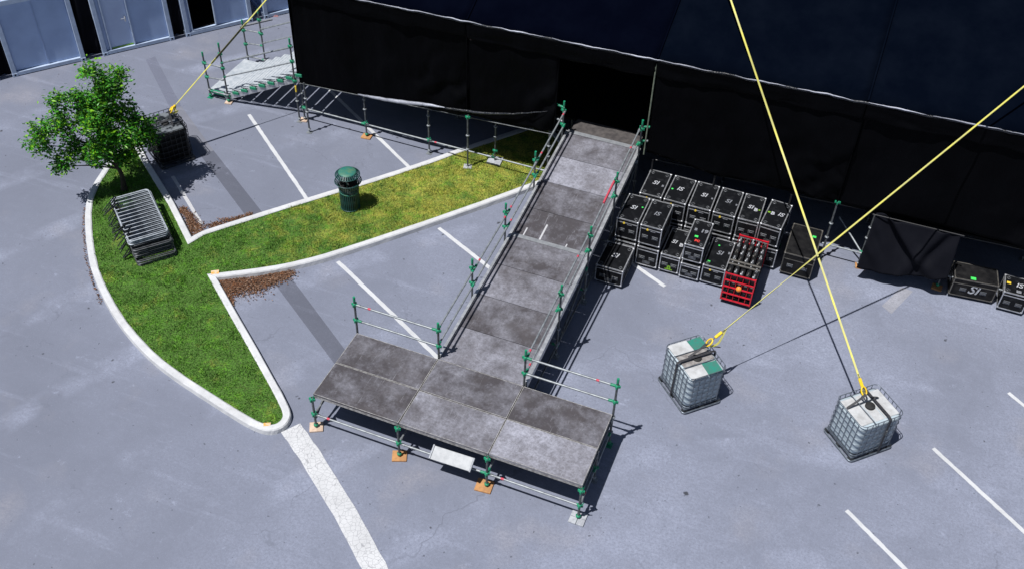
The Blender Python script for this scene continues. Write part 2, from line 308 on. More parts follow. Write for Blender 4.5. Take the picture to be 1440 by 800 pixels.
# ------------------------------------------------------------------ helpers
def new_obj(name, mesh, parent=None, loc=(0, 0, 0), rot=None, mat=None):
    o = bpy.data.objects.new(name, mesh); col.objects.link(o)
    o.location = loc
    if rot is not None: o.rotation_euler = rot
    if parent is not None: o.parent = parent
    if mat is not None and mesh is not None and not mesh.materials: mesh.materials.append(MAT[mat])
    return o
def tag(o, label=None, cat=None, group=None, kind=None):
    if label: o['label'] = label
    if cat: o['category'] = cat
    if group: o['group'] = group
    if kind: o['kind'] = kind
    return o
def root(name, loc, label, cat, group=None, rz=0):
    o = bpy.data.objects.new(name, None); col.objects.link(o); o.location = loc; o.rotation_euler = (0, 0, rz)
    o.empty_display_size = .2
    return tag(o, label, cat, group)
class B:
    """collects shapes into one mesh"""
    def __init__(s): s.v = []; s.f = []; s.sm = []
    def add(s, vs, fs, smooth=False):
        k = len(s.v); s.v += [tuple(x) for x in vs]
        s.f += [tuple(i+k for i in f) for f in fs]; s.sm += [smooth]*len(fs); return s
    def box(s, c, d, mx=None, bev=0.):
        x, y, z = d[0]/2, d[1]/2, d[2]/2
        if bev <= 0:
            vs = [(-x,-y,-z),(x,-y,-z),(x,y,-z),(-x,y,-z),(-x,-y,z),(x,-y,z),(x,y,z),(-x,y,z)]
            fs = [(0,3,2,1),(4,5,6,7),(0,1,5,4),(1,2,6,5),(2,3,7,6),(3,0,4,7)]
        else:
            bm = bmesh.new(); bmesh.ops.create_cube(bm, size=1)
            for q in bm.verts: q.co = Vector((q.co.x*d[0], q.co.y*d[1], q.co.z*d[2]))
            bmesh.ops.bevel(bm, geom=list(bm.edges), offset=bev, segments=1, affect='EDGES')
            bm.verts.ensure_lookup_table(); bm.verts.index_update()
            vs = [tuple(q.co) for q in bm.verts]; fs = [tuple(q.index for q in f.verts) for f in bm.faces]; bm.free()
        C = Vector(c)
        vs = [(mx @ Vector(q) if mx else Vector(q)) + C for q in vs]
        return s.add(vs, fs)
    def tube(s, p0, p1, r, seg=8, r1=None, caps=True):
        p0, p1 = Vector(p0), Vector(p1); d = p1-p0
        if d.length < 1e-6: return s
        q = d.to_track_quat('Z', 'Y'); r1 = r if r1 is None else r1
        vs = []
        for p, rr in ((p0, r), (p1, r1)):
            for i in range(seg):
                a = 2*math.pi*i/seg; vs.append(p + q @ Vector((rr*math.cos(a), rr*math.sin(a), 0)))
        fs = [(i, (i+1) % seg, seg+(i+1) % seg, seg+i) for i in range(seg)]
        s.add(vs, fs, True)
        if caps: s.add(vs, [tuple(range(seg-1, -1, -1)), tuple(range(seg, 2*seg))])
        return s
    def path(s, pts, r, seg=6, closed=False):
        pts = [Vector(p) for p in pts]; n = len(pts); vs = []; rf = r if callable(r) else (lambda t: r)
        pn = None
        for i, p in enumerate(pts):
            a = pts[(i-1) % n] if (closed or i) else p; b = pts[(i+1) % n] if (closed or i < n-1) else p
            t = (b-a).normalized()
            if pn is None:
                pn = t.orthogonal().normalized()
            pn = (pn - t*pn.dot(t)).normalized(); bn = t.cross(pn)
            rr = rf(i/max(1, n-1))
            for k in range(seg):
                an = 2*math.pi*k/seg; vs.append(p + pn*rr*math.cos(an) + bn*rr*math.sin(an))
        fs = []
        for i in range(n if closed else n-1):
            j = (i+1) % n
            for k in range(seg): fs.append((i*seg+k, i*seg+(k+1) % seg, j*seg+(k+1) % seg, j*seg+k))
        if not closed: fs += [tuple(range(seg-1, -1, -1)), tuple((n-1)*seg+k for k in range(seg))]
        return s.add(vs, fs, True)
    def lathe(s, prof, seg=24, c=(0, 0, 0)):
        vs = []
        for r, z in prof:
            for i in range(seg):
                a = 2*math.pi*i/seg; vs.append((c[0]+r*math.cos(a), c[1]+r*math.sin(a), c[2]+z))
        fs = [(j*seg+i, j*seg+(i+1) % seg, (j+1)*seg+(i+1) % seg, (j+1)*seg+i) for j in range(len(prof)-1) for i in range(seg)]
        return s.add(vs, fs, True)
    def grid(s, fn, nu, nv, smooth=True):
        vs = [fn(i/nu, j/nv) for j in range(nv+1) for i in range(nu+1)]
        fs = [(j*(nu+1)+i, j*(nu+1)+i+1, (j+1)*(nu+1)+i+1, (j+1)*(nu+1)+i) for j in range(nv) for i in range(nu)]
        return s.add(vs, fs, smooth)
    def poly(s, pts, z0, z1=None):
        n = len(pts)
        if z1 is None: return s.add([(x, y, z0) for x, y in pts], [tuple(range(n))])
        vs = [(x, y, z0) for x, y in pts] + [(x, y, z1) for x, y in pts]
        return s.add(vs, [tuple(range(n-1, -1, -1)), tuple(range(n, 2*n))] + [(i, (i+1) % n, n+(i+1) % n, n+i) for i in range(n)])
    def mesh(s, name, mat=None):
        me = bpy.data.meshes.new(name); me.from_pydata(s.v, [], s.f)
        me.polygons.foreach_set('use_smooth', s.sm); me.update()
        if mat: me.materials.append(MAT[mat])
        return me
    def obj(s, name, mat, parent=None, loc=(0, 0, 0), rot=None):
        return new_obj(name, s.mesh(name, mat), parent, loc, rot)
def catmull(pts, n=6, closed=False):
    P = [Vector(p) for p in pts]; out = []; L = len(P)
    for i in range(L if closed else L-1):
        p0 = P[(i-1) % L] if (closed or i) else P[0]; p1 = P[i]; p2 = P[(i+1) % L]; p3 = P[(i+2) % L] if (closed or i+2 < L) else P[-1]
        for k in range(n):
            t = k/n
            out.append(.5*((2*p1)+(p2-p0)*t+(2*p0-5*p1+4*p2-p3)*t*t+(3*p1-p0-3*p2+p3)*t**3))
    if not closed: out.append(P[-1])
    return out
def fbm(x, y, z=0.): return mnoise.fractal(Vector((x, y, z)), 1.0, 2.0, 4)
def text_mesh(body, size=.2, shear=0., bold=0.):
    cu = bpy.data.curves.new('print', 'FONT'); cu.body = body; cu.size = size; cu.align_x = 'CENTER'; cu.align_y = 'CENTER'
    cu.shear = shear; cu.offset = bold; cu.resolution_u = 3
    o = bpy.data.objects.new('print_tmp', cu); col.objects.link(o)
    me = bpy.data.meshes.new_from_object(o.evaluated_get(bpy.context.evaluated_depsgraph_get()))
    bpy.data.objects.remove(o); bpy.data.curves.remove(cu); return me

# ------------------------------------------------------------------ ground
b = B()
b.add([(-300, -300, 0), (300, -300, 0), (300, 300, 0), (-300, 300, 0)], [(0, 1, 2, 3)])
tag(b.obj('car_park_asphalt', 'asphalt'), kind='structure')
def strip(name, pts, z, mat, label=None):
    o = B().poly(pts, z).obj(name, mat); tag(o, kind='structure')
    if label: o['label'] = label
    return o
strip('asphalt_trench_patch', [(-12.99, 11.43), (-10.48, 9.28), (-10.3, 9.58), (-12.85, 11.74)], .004, 'patch_mid')
strip('asphalt_trench_patch', [(-10.48, 9.28), (-10.3, 9.58), (-8.05, 7.98), (-8.28, 7.63)][::-1], .004, 'patch_light')
strip('asphalt_trench_patch', [(-8.28, 7.63), (-5.45, 5.79-.1), (-5.2, 6.06), (-8.05, 7.98)], .0042, 'patch_dark')
strip('asphalt_trench_patch', [(-3.5, 3.78), (-.4, 1.7), (-.1, 2.0), (-3.16, 4.1)], .004, 'patch_dark')
strip('faded_mark', [(11.35, 9.15), (11.62, 8.95), (12.05, 10.05), (11.75, 10.1)], .004, 'faded')

def line(p0, p1, w=.11, mat='line', z=.008, name='parking_line'):
    p0, p1 = Vector(p0), Vector(p1); d = (p1-p0).normalized(); n = Vector((-d.y, d.x))*w/2
    L = (p1-p0).length; k = max(2, int(L/.12)); vs = []
    for s in (-1, 1):
        for i in range(k+1):
            e = R.uniform(-.006, .006); q = p0+d*(L*i/k)+n*s*(1+e/w*2)
            vs.append((q.x, q.y, z))
    fs = [(i, i+1, k+1+i+1, k+1+i) for i in range(k)]
    o = B().add(vs, fs).obj(name, mat); tag(o, kind='structure'); return o
line((-8.13, 10.04), (-4.35, 7.06)); line((-7.6, 13.0), (-2.4, 9.6)); line((-2.27, 5.07), (1.9, 2.8)); line((-.41, 7.4), (2.6, 5.9))
line((4.0, 8.6), (5.98, 7.61)); line((-8.4, 6.43), (-6.4, 4.93), .1, 'worn_line')
line((13.0, 4.84), (16.6, 2.02), .1); line((11.42, 2.37), (14.0, .45), .1); line((14.53, 7.29), (17.5, 4.95), .1)
band = catmull([(-.52, -.28), (.7, -1.1), (2.05, -2.1), (3.4, -3.2), (5.2, -4.8)], 10)
vs = []; 
for i, p in enumerate(band):
    d = (band[min(i+1, len(band)-1)]-band[max(i-1, 0)]).normalized(); n = Vector((-d.y, d.x))*.235
    e = R.uniform(-.008, .008)
    vs += [(p.x-n.x+e, p.y-n.y+e, .008), (p.x+n.x+e, p.y+n.y+e, .008)]
tag(B().add(vs, [(2*i, 2*i+2, 2*i+3, 2*i+1) for i in range(len(band)-1)]).obj('wide_painted_band', 'band'), kind='structure')

# ------------------------------------------------------------------ lawn island with kerbs
run_outer = [(-10.62, 7.66), (-10.55, 6.9), (-10.42, 6.2), (-10.24, 5.56), (-10.03, 4.92), (-9.58, 4.1), (-8.71, 3.04), (-7.8, 2.12), (-6.81, 1.36), (-5.82, .74), (-4.69, .2), (-3.71, -.12), (-2.58, -.4), (-1.73, -.59), (-1.15, -.68), (-.8, -.62), (-.6, -.37), (-.64, -.03), (-.95, .29), (-1.53, .75)]
run_right = [(-1.53, .75), (-2.45, 1.46), (-3.55, 2.29), (-4.7, 3.17)]
run_south = [(-4.7, 3.17), (-4.14, 3.54), (-3.49, 4.02), (-3.0, 4.46), (-2.51, 4.97), (-1.75, 5.9), (-.7, 7.24), (.39, 8.68), (1.23, 9.84), (2.5, 11.6)]
run_end = [(2.5, 11.6), (.5, 13.4)]
run_north = [(.5, 13.4), (-1.21, 11.09), (-1.98, 9.97), (-2.85, 8.79), (-3.9, 7.47), (-4.85, 6.26), (-5.67, 5.19), (-6.1, 4.62), (-6.24, 4.29)]
run_in = [(-6.24, 4.29), (-7.52, 5.33), (-9.39, 6.69), (-10.21, 7.34), (-10.62, 7.66)]
runs = [catmull(r, 6) if k in (0, 2, 4) else [Vector(p) for p in r] for k, r in enumerate([run_outer, run_right, run_south, run_end, run_north, run_in])]
loop = []; owner = []
for k, r in enumerate(runs):
    for p in r[:-1]:
        q = Vector((p.x, p.y))
        if loop and (q-loop[-1]).length < .05: continue
        loop.append(q); owner.append(k)
nL = len(loop)
def inset(d):
    out = []
    for i in range(nL):
        a = (loop[i]-loop[i-1]).normalized(); c = (loop[(i+1) % nL]-loop[i]).normalized()
        na, nc = Vector((-a.y, a.x)), Vector((-c.y, c.x)); bi = (na+nc)
        if bi.length < 1e-3: bi = na
        bi.normalize(); out.append(loop[i]+bi*d/max(.45, bi.dot(na)))
    return out
KW, KH = .19, .15
prof = [(0., 0.), (.012, KH-.03), (.035, KH), (KW-.03, KH), (KW, KH-.02), (KW, .0)]
rings = [inset(d) for d, z in prof]
for k in range(6):
    idx = [i for i in range(nL) if owner[i] == k]; idx.append((idx[-1]+1) % nL)
    vs = []
    for i in idx:
        for j, (d, z) in enumerate(prof): vs.append((rings[j][i].x+R.uniform(-.004, .004), rings[j][i].y+R.uniform(-.004, .004), z))
    P = len(prof); fs = [(a*P+j, (a+1)*P+j, (a+1)*P+j+1, a*P+j+1) for a in range(len(idx)-1) for j in range(P-1)]
    tag(B().add(vs, fs).obj('kerb', 'kerb'), kind='structure')
def inside(x, y, poly):
    c = False; j = len(poly)-1
    for i in range(len(poly)):
        a, d = poly[i], poly[j]
        if (a.y > y) != (d.y > y) and x < (d.x-a.x)*(y-a.y)/(d.y-a.y)+a.x: c = not c
        j = i
    return c
lw = B(); gs = .08; mid_ = inset(KW*.42)
for i in range(int(14/gs)):
    for j in range(int(15/gs)):
        x, y = -11+i*gs, -1+j*gs
        if inside(x+gs/2, y+gs/2, mid_): lw.add([(x, y, .105), (x+gs, y, .105), (x+gs, y+gs, .105), (x, y+gs, .105)], [(0, 1, 2, 3)])
tag(lw.obj('lawn', 'lawn'), kind='structure')
tag(B().box((-4.86, 3.3, .153), (.2, .15, .006), Matrix.Rotation(.6, 3, 'Z')).obj('orange_kerb_mark', 'orange_paint'), kind='structure')
tag(B().box((-.98, -.5, .153), (.16, .09, .006), Matrix.Rotation(.5, 3, 'Z')).obj('orange_kerb_mark', 'orange_paint'), kind='structure')
# grass blades (one mass)
gp = inset(KW-.015); vs = []; fs = []
x0, x1 = min(p.x for p in gp), max(p.x for p in gp); y0, y1 = min(p.y for p in gp), max(p.y for p in gp)
cell = {}
def inside_fast(x, y):
    k = (int(x/.12+500), int(y/.12+500))
    if k not in cell:
        cx, cy = (k[0]-500+.5)*.12, (k[1]-500+.5)*.12
        t = [inside(cx+a*.1, cy+c*.1, gp) for a in (-1, 1) for c in (-1, 1)]
        cell[k] = 1 if all(t) else (0 if not any(t) else 2)
    return cell[k] == 1 or (cell[k] == 2 and inside(x, y, gp))
for _ in range(330000):
    x, y = R.uniform(x0, x1), R.uniform(y0, y1)
    if y > 11.4 or not inside_fast(x, y): continue
    h = (.03+.045*R.random()**2)*(1+.8*fbm(x*2.1, y*2.1)); h = max(.012, h); a = R.uniform(0, 6.283); w = R.uniform(.006, .012)
    lx, ly = R.uniform(-.04, .04), R.uniform(-.04, .04); ca, sa = math.cos(a)*w, math.sin(a)*w
    k = len(vs); vs += [(x-ca, y-sa, .104), (x+ca, y+sa, .104), (x+lx, y+ly, .104+h)]; fs.append((k, k+1, k+2))
g = B(); g.v = vs; g.f = fs; g.sm = [False]*len(fs)
tag(g.obj('lawn_grass', 'blade'), 'short patchy green and yellow grass on the kerbed island', 'grass', kind='stuff')
# leaf litter
def litter(name, label, pts, n, spread):
    vs = []; fs = []; P = [Vector(p) for p in pts]
    for _ in range(n):
        i = R.randrange(len(P)-1); t = R.random(); p = P[i].lerp(P[i+1], t)
        rr = spread(i, t)
        x = p.x+R.gauss(0, 1)*rr; y = p.y+R.gauss(0, 1)*rr
        if inside(x, y, loop): continue
        s = R.uniform(.012, .034); q = Quaternion((R.uniform(-.5, .5), R.uniform(-.5, .5), 1), R.uniform(0, 6.28)) @ Quaternion((1, 0, 0), R.uniform(-.5, .5))
        z = R.uniform(.012, .05); k = len(vs)
        for c in ((-s, 0, 0), (0, -s*.55, .004), (s, 0, .01), (0, s*.55, .004)):
            v = q @ Vector(c); vs.append((x+v.x, y+v.y, max(.006, z+v.z)))
        fs.append((k, k+1, k+2, k+3))
    bb = B(); bb.v = vs; bb.f = fs; bb.sm = [False]*len(fs)
    tag(bb.obj(name, 'litter'), label, 'leaf litter', kind='stuff')
litter('leaf_litter', 'dry brown leaves heaped in the parking bay corner by the orange kerb mark', [(-4.6, 3.08), (-4.2, 3.2), (-3.65, 3.6), (-3.2, 4.15)], 6500, lambda i, t: (.16, .22, .12)[i])
litter('leaf_litter', 'dry brown leaves along the long straight kerb of the bay below', [(-4.5, 2.9), (-3.9, 2.5)], 1500, lambda i, t: .12*(1-.6*t))
litter('leaf_litter', 'dry brown leaves in the kerb corner beside the worn white line', [(-6.3, 4.55), (-6.5, 4.75), (-6.9, 5.05), (-7.3, 5.3)], 1700, lambda i, t: (.12, .10, .05)[i])
litter('leaf_litter', 'dry brown leaves along the northern kerb of the grass arm', [(-6.15, 4.9), (-5.85, 5.3), (-5.4, 5.85)], 700, lambda i, t: (.08, .04)[i])
litter('leaf_litter', 'thin line of red brown leaves along the outer curved kerb', [(-9.72, 4.25), (-9.2, 3.52), (-8.35, 2.55), (-7.6, 1.87), (-6.9, 1.32)], 260, lambda i, t: .03*(1 if (i*7+int(t*5)) % 3 else .35))

# ------------------------------------------------------------------ scaffold kit
def star_coupler():
    bb = B(); bb.lathe([(.026, -.05), (.042, -.045), (.042, -.01), (.06, 0), (.06, .012), (.042, .02), (.042, .045), (.026, .05)], 8)
    for i in range(4):
        a = math.pi/2*i; bb.box((math.cos(a)*.052, math.sin(a)*.052, 0), (.045, .028, .06), Matrix.Rotation(a, 3, 'Z'))
    return bb.mesh('coupler', 'green')
def grey_cup():
    bb = B(); bb.lathe([(.026, -.03), (.05, -.02), (.062, 0), (.05, .018), (.026, .024)], 8); return bb.mesh('rosette', 'galv')
CPL, CUP = star_coupler(), grey_cup()
SPIG = B().tube((0, 0, 0), (0, 0, .14), .03, 8).mesh('spigot', 'green')
bp = B().box((0, 0, .006), (.16, .16, .012)).tube((0, 0, .01), (0, 0, .18), .019, 6).lathe([(.02, .11), (.05, .115), (.05, .14), (.02, .145)], 6)
BASE_G = bp.mesh('base_plate', 'galv'); 
bp2 = B().box((0, 0, .006), (.17, .17, .012)).tube((0, 0, .01), (0, 0, .18), .022, 6).lathe([(.02, .08), (.055, .085), (.055, .13), (.02, .14)], 6)
BASE_N = bp2.mesh('base_plate', 'green')
def standard(par, x, y, z0, z1, green=(), grey=(), base='green', top=True, mat='galv_dark', lean=(0, 0)):
    o = par.location; p = (x-o.x, y-o.y, z0-o.z)
    s = B().tube((0, 0, .1), (lean[0], lean[1], z1-z0), .0265, 8).obj('standard', mat, par, p)
    for z in green: new_obj('coupler', CPL, s, (0, 0, z-z0))
    for z in grey: new_obj('rosette', CUP, s, (0, 0, z-z0))
    if top: new_obj('spigot', SPIG, s, (lean[0], lean[1], z1-z0-.02))
    if base: new_obj('base_plate', BASE_N if base == 'green' else BASE_G, s, (0, 0, 0))
    return s
def ledger(par, p0, p1, tape=None, mat='galv', r=.024, name='ledger', ends=True):
    o = par.location; p0, p1 = Vector(p0), Vector(p1)
    s = B().tube((0, 0, 0), p1-p0, r, 8).obj(name, mat, par, p0-o)
    if tape and R.random() < .6:
        for t in (tape if isinstance(tape, (list, tuple)) else (tape,)):
            d = (p1-p0); c = d*t; u = d.normalized()*.035
            B().tube(c-u, c+u, r+.0025, 8).obj('tape_band', 'red_tape', s)
    if ends:
        d = (p1-p0); u = d.normalized()
        for c in (u*.07, d-u*.07):
            B().tube(c-u*.05, c+u*.05, r+.01, 6).obj('ledger_end', 'green' if R.random() < .6 else 'galv', s)
    return s
def sole(x, y, label, mat='sole', s=.3, rz=0., h=.04, z=0.):
    o = B().box((0, 0, h/2), (s, s*.9, h), None, .004).obj('sole_board', mat, None, (x, y, z), (0, 0, rz))
    return tag(o, label, 'sole board', 'sole boards under the scaffold feet')

W, D2 = 2.07, 1.014
H0 = 1.085
# ------------------------------------------------------------------ loading platform
plat = root('loading_platform', (3.1, 1.0, 0), 'grey six panel scaffold platform at the foot of the long ramp', 'platform')
tones = {(0, 0): -.10, (1, 0): .24, (2, 0): .42, (0, 1): -.06, (1, 1): .03, (2, 1): -.03}
for (i, j), t in tones.items():
    cx, cy = (i+.5)*W, (j+.5)*D2
    o = B().box((0, 0, 0), (W-.014, D2-.014, .05), None, .004).obj('deck_panel', 'deck', plat, (cx-3.1, cy-1.0, H0-.025+R.uniform(-.004, .004)))
    o.color = (t, 0, 0, 1)
    eb = B()
    for sx in (-1, 1): eb.box((sx*(W/2-.014), 0, .0262), (.012, D2-.02, .003))
    for sy in (-1, 1): eb.box((0, sy*(D2/2-.014), .0264), (W-.02, .012, .003))
    eb.obj('edge_strip', 'deck_rim', o)
    # metal rim under each panel, proud of it by a hair
    rb = B()
    for sx in (-1, 1): rb.box((sx*(W/2-.022), 0, -.055), (.03, D2-.03, .07))
    for sy in (-1, 1): rb.box((0, sy*(D2/2-.022), -.056), (W-.09, .03, .068))
    rb.obj('deck_rim', 'deck_rim', o)
for k, i in enumerate(range(4)):
    x = i*W
    standard(plat, x, -.05, .0, 1.0, green=(.47, .965), base='green', top=False)
    standard(plat, x, D2, .0, 1.0, green=(.47,), base='grey', top=False)
    zt = 2.08
    standard(plat, x, 2*D2+.03, .0, zt, green=(1.47, 1.965), grey=(.47, .97), base='green')
for i in range(3):
    x = i*W
    ledger(plat, (x+.03, -.05, .47), (x+W-.03, -.05, .47), tape=(.16,) if i != 1 else (.5,))
    ledger(plat, (x+.03, .12, .93), (x+W-.03, .12, .93), mat='galv_dark', ends=False)
    ledger(plat, (x+.03, 2*D2+.03, .47), (x+W-.03, 2*D2+.03, .47))
    if i != 1:
        for z, t in ((1.47, .2), (1.965, .17 if i == 0 else .8)):
            ledger(plat, (x+.03, 2*D2+.03, z), (x+W-.03, 2*D2+.03, z), tape=(t,))
for i in range(4):
    x = i*W
    ledger(plat, (x, -.02, .47), (x, D2-.03, .47), tape=(.3,)); ledger(plat, (x, D2+.03, .47), (x, 2*D2, .47))
    ledger(plat, (x, -.02, .94), (x, 2*D2, .94), mat='galv_dark')
ledger(plat, (0, -.03, .3), (0, 1.0, .95), tape=(.5,), name='brace', mat='galv_dark')
for i in (0, 1, 2, 3):
    B().tube((0, 0, 0), (.06, -.02, .16), .012, 6).obj('wedge_handle', 'green', plat, (i*W-3.1+.03, -.08-1.0, .5))
sole(0, -.05, 'orange board under the front left foot of the platform', 'sole_pale', .3, .5)
sole(W, -.05, 'orange board under the second front foot of the platform from the left', 'sole', .32, .4)
sole(2*W-.05, -.06, 'bright orange board under the third front foot of the platform from the left', 'sole', .36, .1)
pr = root('grey_plastic_pad', (3*W, -.05, 0), 'grey four block pad under the front right foot of the platform', 'pad')
for sx in (-1, 1):
    for sy in (-1, 1): B().box((sx*.085, sy*.085, .02), (.16, .16, .04), None, .004).obj('block', 'pad_grey', pr)
pl = root('aluminium_plank', (3.37, -.13, .5), 'white aluminium plank resting on the front ledger of the platform', 'plank')
rx = Matrix.Rotation(math.radians(30), 3, 'X')
B().box((0, .0, .19), (.92, .30, .05), rx, .006).obj('plank_board', 'alu_white', pl, rot=(0, math.radians(-2), 0))
for sx in (-1, 1): B().box((sx*.46, 0, .195), (.03, .306, .062), rx).obj('end_hook', 'pad_grey', pl)
# ------------------------------------------------------------------ ramp
def rz_at(y):
    if y < 2*D2: return H0
    if y < 6.43: return H0+(1.374-H0)*(y-2*D2)/(6.43-2*D2)
    if y < 10.69: return 1.374+(1.86-1.374)*(y-6.43)/(10.69-6.43)
    return 1.86
ramp_o = root('access_ramp', (3.1, 6.3, 0), 'long grey ramp with guardrails rising from the platform to the tent doorway', 'ramp')
ys1 = [2*D2+(6.43-2*D2)*k/4 for k in range(5)]; ys2 = [6.43+(10.69-6.43)*k/4 for k in range(5)]
RX0, RX1 = 2.07, 4.14
rt_tones = [.24, .05, .20, .09, -.06, .07, .40, .10]
for k, (ya, yb) in enumerate(list(zip(ys1[:-1], ys1[1:]))+list(zip(ys2[:-1], ys2[1:]))):
    za, zb = rz_at(ya+1e-4), rz_at(yb-1e-4)
    c = Vector(((RX0+RX1)/2, (ya+yb)/2, (za+zb)/2-.025)); L = math.hypot(yb-ya, zb-za); an = math.atan2(zb-za, yb-ya)
    o = B().box((0, 0, 0), (W-.05, L-.016, .05), None, .004).obj('deck_panel', 'deck', ramp_o, c-ramp_o.location, (an, 0, 0)); o.color = (rt_tones[k], 0, 0, 1)
    if k == 4:
        for px, w, l in ((-.72, .035, .34), (-.28, .045, .62), (.42, .03, .16)):
            B().box((px, -.55+l/2+.03, .0275), (w, l, .003)).obj('tape_strip', 'worn_line', o)
for y, w in ((6.43, .12), (10.66, .13)):
    B().box((0, 0, 0), (W-.03, w, .016), None, .004).obj('joint_strip', 'alu_white', ramp_o, Vector((3.105, y, rz_at(y)+.012))-ramp_o.location, (.09, 0, 0))
B().box((0, 0, 0), (W-.12, .62, .05), None, .004).obj('threshold_panel', 'deck_dark', ramp_o, Vector((3.12, 11.02, 1.855))-ramp_o.location)
for x, wd in ((RX0-.0, .07), (RX1+.02, .09)):
    for (ya, yb) in ((2*D2+.1, 6.43), (6.43, 10.66)):
        za, zb = rz_at(ya), rz_at(yb); L = math.hypot(yb-ya, zb-za)
        bb = B(); bb.box((0, 0, -.09), (wd*.6, L, .2), None, .006); bb.box((0, 0, .022), (wd, L-.004, .03), None, .004)
        bb.obj('edge_beam', 'alu', ramp_o, Vector((x, (ya+yb)/2, (za+zb)/2))-ramp_o.location, (math.atan2(zb-za, yb-ya), 0, 0))
PY = [2*D2+.03, 4.12, 6.2, 8.24, 10.4]
for s, x in ((-1, 2.0), (1, 4.21)):
    for k, y in enumerate(PY):
        zr = rz_at(y)
        if k: 
            standard(ramp_o, x, y, 0, zr+1.02, green=(zr+.4, zr+.86), grey=(.47, .97), base='grey')
            B().tube((0, 0, 0), (.0, -.05, .15), .02, 6).obj('wedge_handle', 'green', ramp_o, Vector((x-s*.03, y-.05, zr+.86))-ramp_o.location)
        if k < 4:
            yb = PY[k+1]; zb = rz_at(yb)
            off = .05*(-s)
            if k == 0: a0, a1 = 1.965, 1.47
            else: a0, a1 = zr+.86, zr+.4
            b0, b1 = zb+.86, zb+.4
            ledger(ramp_o, (x+off, y+.02, a0), (x+off, yb-.02, b0), tape=((.14, .92) if s < 0 else (.05, .62)) if k % 2 else (.1,), name='guardrail')
            ledger(ramp_o, (x+off, y+.02, a1), (x+off, yb-.02, b1), tape=(.12,) if k % 2 == 0 else None, name='guardrail')
            ledger(ramp_o, (x, y, .4), (x, yb, .4), name='ledger', mat='galv_dark')
            if s > 0 and k in (1, 3): ledger(ramp_o, (x, y, .35), (x, yb, zb-.15), name='brace', mat='galv_dark')
for k, y in enumerate(PY):
    if k: ledger(ramp_o, (2.0, y, .42), (4.21, y, .42), mat='galv_dark'); ledger(ramp_o, (2.0, y, rz_at(y)-.13), (4.21, y, rz_at(y)-.13), mat='galv_dark')
# red sleeve on the right guardrail
B().tube((0, -.42, 0), (0, .42, .095), .029, 8).obj('red_sleeve', 'red_tape', ramp_o, Vector((4.16, 7.75, rz_at(7.75)+.86))-ramp_o.location)
for z in (2.3, 2.75):
    for x, s in ((2.0, -1), (4.21, 1)):
        ledger(ramp_o, (x, 10.42, z), (x+s*.25, 10.5, z), name='tie_tube')

# ------------------------------------------------------------------ stage deck and its scaffold
FX0, FX1, FY0, FY1 = -6.3, 17.0, 10.55, 21.0
stage = root('stage_scaffold', (0, 10.45, 0), 'scaffold substructure and dark deck under the black tent', 'stage')
n = 12
for i in range(int((FX1-FX0)/W)+1):
    x0_ = FX0+i*W; x1_ = min(FX1, x0_+W)
    if x1_-x0_ < .2: continue
    for j in range(5):
        ya = FY0+j*2.07; yb = min(FY1, ya+2.07)
        if x0_ < 4.3 and x1_ > 1.9 and j == 0: ya = 11.36
        B().box((0, 0, 0), (x1_-x0_-.01, yb-ya-.01, .06)).obj('floor_panel', 'blackout', stage, ((x0_+x1_)/2, (ya+yb)/2-10.45, 1.80))
xs = [-6.38, -4.23, -2.13, -.12, 1.62, 4.62, 6.35, 8.4, 10.55, 12.62, 14.7]
for i, x in enumerate(xs):
    for j, y in enumerate((10.47, 12.55, 14.6)):
        if j and i % 2: continue
        yy = 10.75 if (j == 0 and i == 3) else y
        standard(stage, x, yy, 0, 1.5 if x < 0 else 1.76, green=(.5,), grey=(1.0, 1.35), base='green' if i % 2 else 'grey', top=False, mat='galv_dark' if x < 2 or x > 9 else 'fixture')
for i in range(len(xs)-1):
    if xs[i] == 1.62: continue
    yb_ = 10.42
    ledger(stage, (xs[i], yb_, .5), (xs[i+1], yb_, .5), tape=(.12,) if i in (0, 2, 8) else None)
    ledger(stage, (xs[i], 10.85, 1.5), (xs[i+1], 10.85, 1.6), mat='fixture', ends=False)
    ledger(stage, (xs[i], 12.5, .5), (xs[i+1], 12.5, .5), mat='galv_dark', ends=False)
for x, y, zt in ((-5.93, 9.97, 1.75), (-.75, 10.18, 1.9), (9.57, 10.40, 1.98)):
    standard(stage, x, y, 0, zt, green=(zt-.06,) if x > -1 else (), grey=(.75, 1.22), base='grey', top=False, mat='galv_dark')
ledger(stage, (10.62, 10.42, .42), (9.75, 11.2, .9), name='brace')
for x in (-4.23, -2.13, -.12): B().tube((0, 0, 0), (.07, -.03, .15), .014, 6).obj('wedge_handle', 'green', stage, (x+.03, -.06, .52))
sole(-6.42, 10.47, 'pale board under the corner foot of the tent beside the stairs', 'sole_pale', .24, .2)
sole(-4.23, 10.47, 'orange board under the tent foot nearest the dark strip', 'sole', .3, .1)
sole(10.62, 10.49, 'orange board under the tent foot left of the black drape', 'sole', .26, .2)
sole(12.62, 10.45, 'orange board under the tent foot right of the black drape', 'sole', .26, -.1)
sole(-.12, 10.75, 'wide grey pad under the tent foot on the grass', 'pad_grey', .42, .1, .05, .11)
sole(-.75, 10.18, 'small grey plate under the tall tent pole on the grass', 'pad_grey', .24, .3, .02, .115)

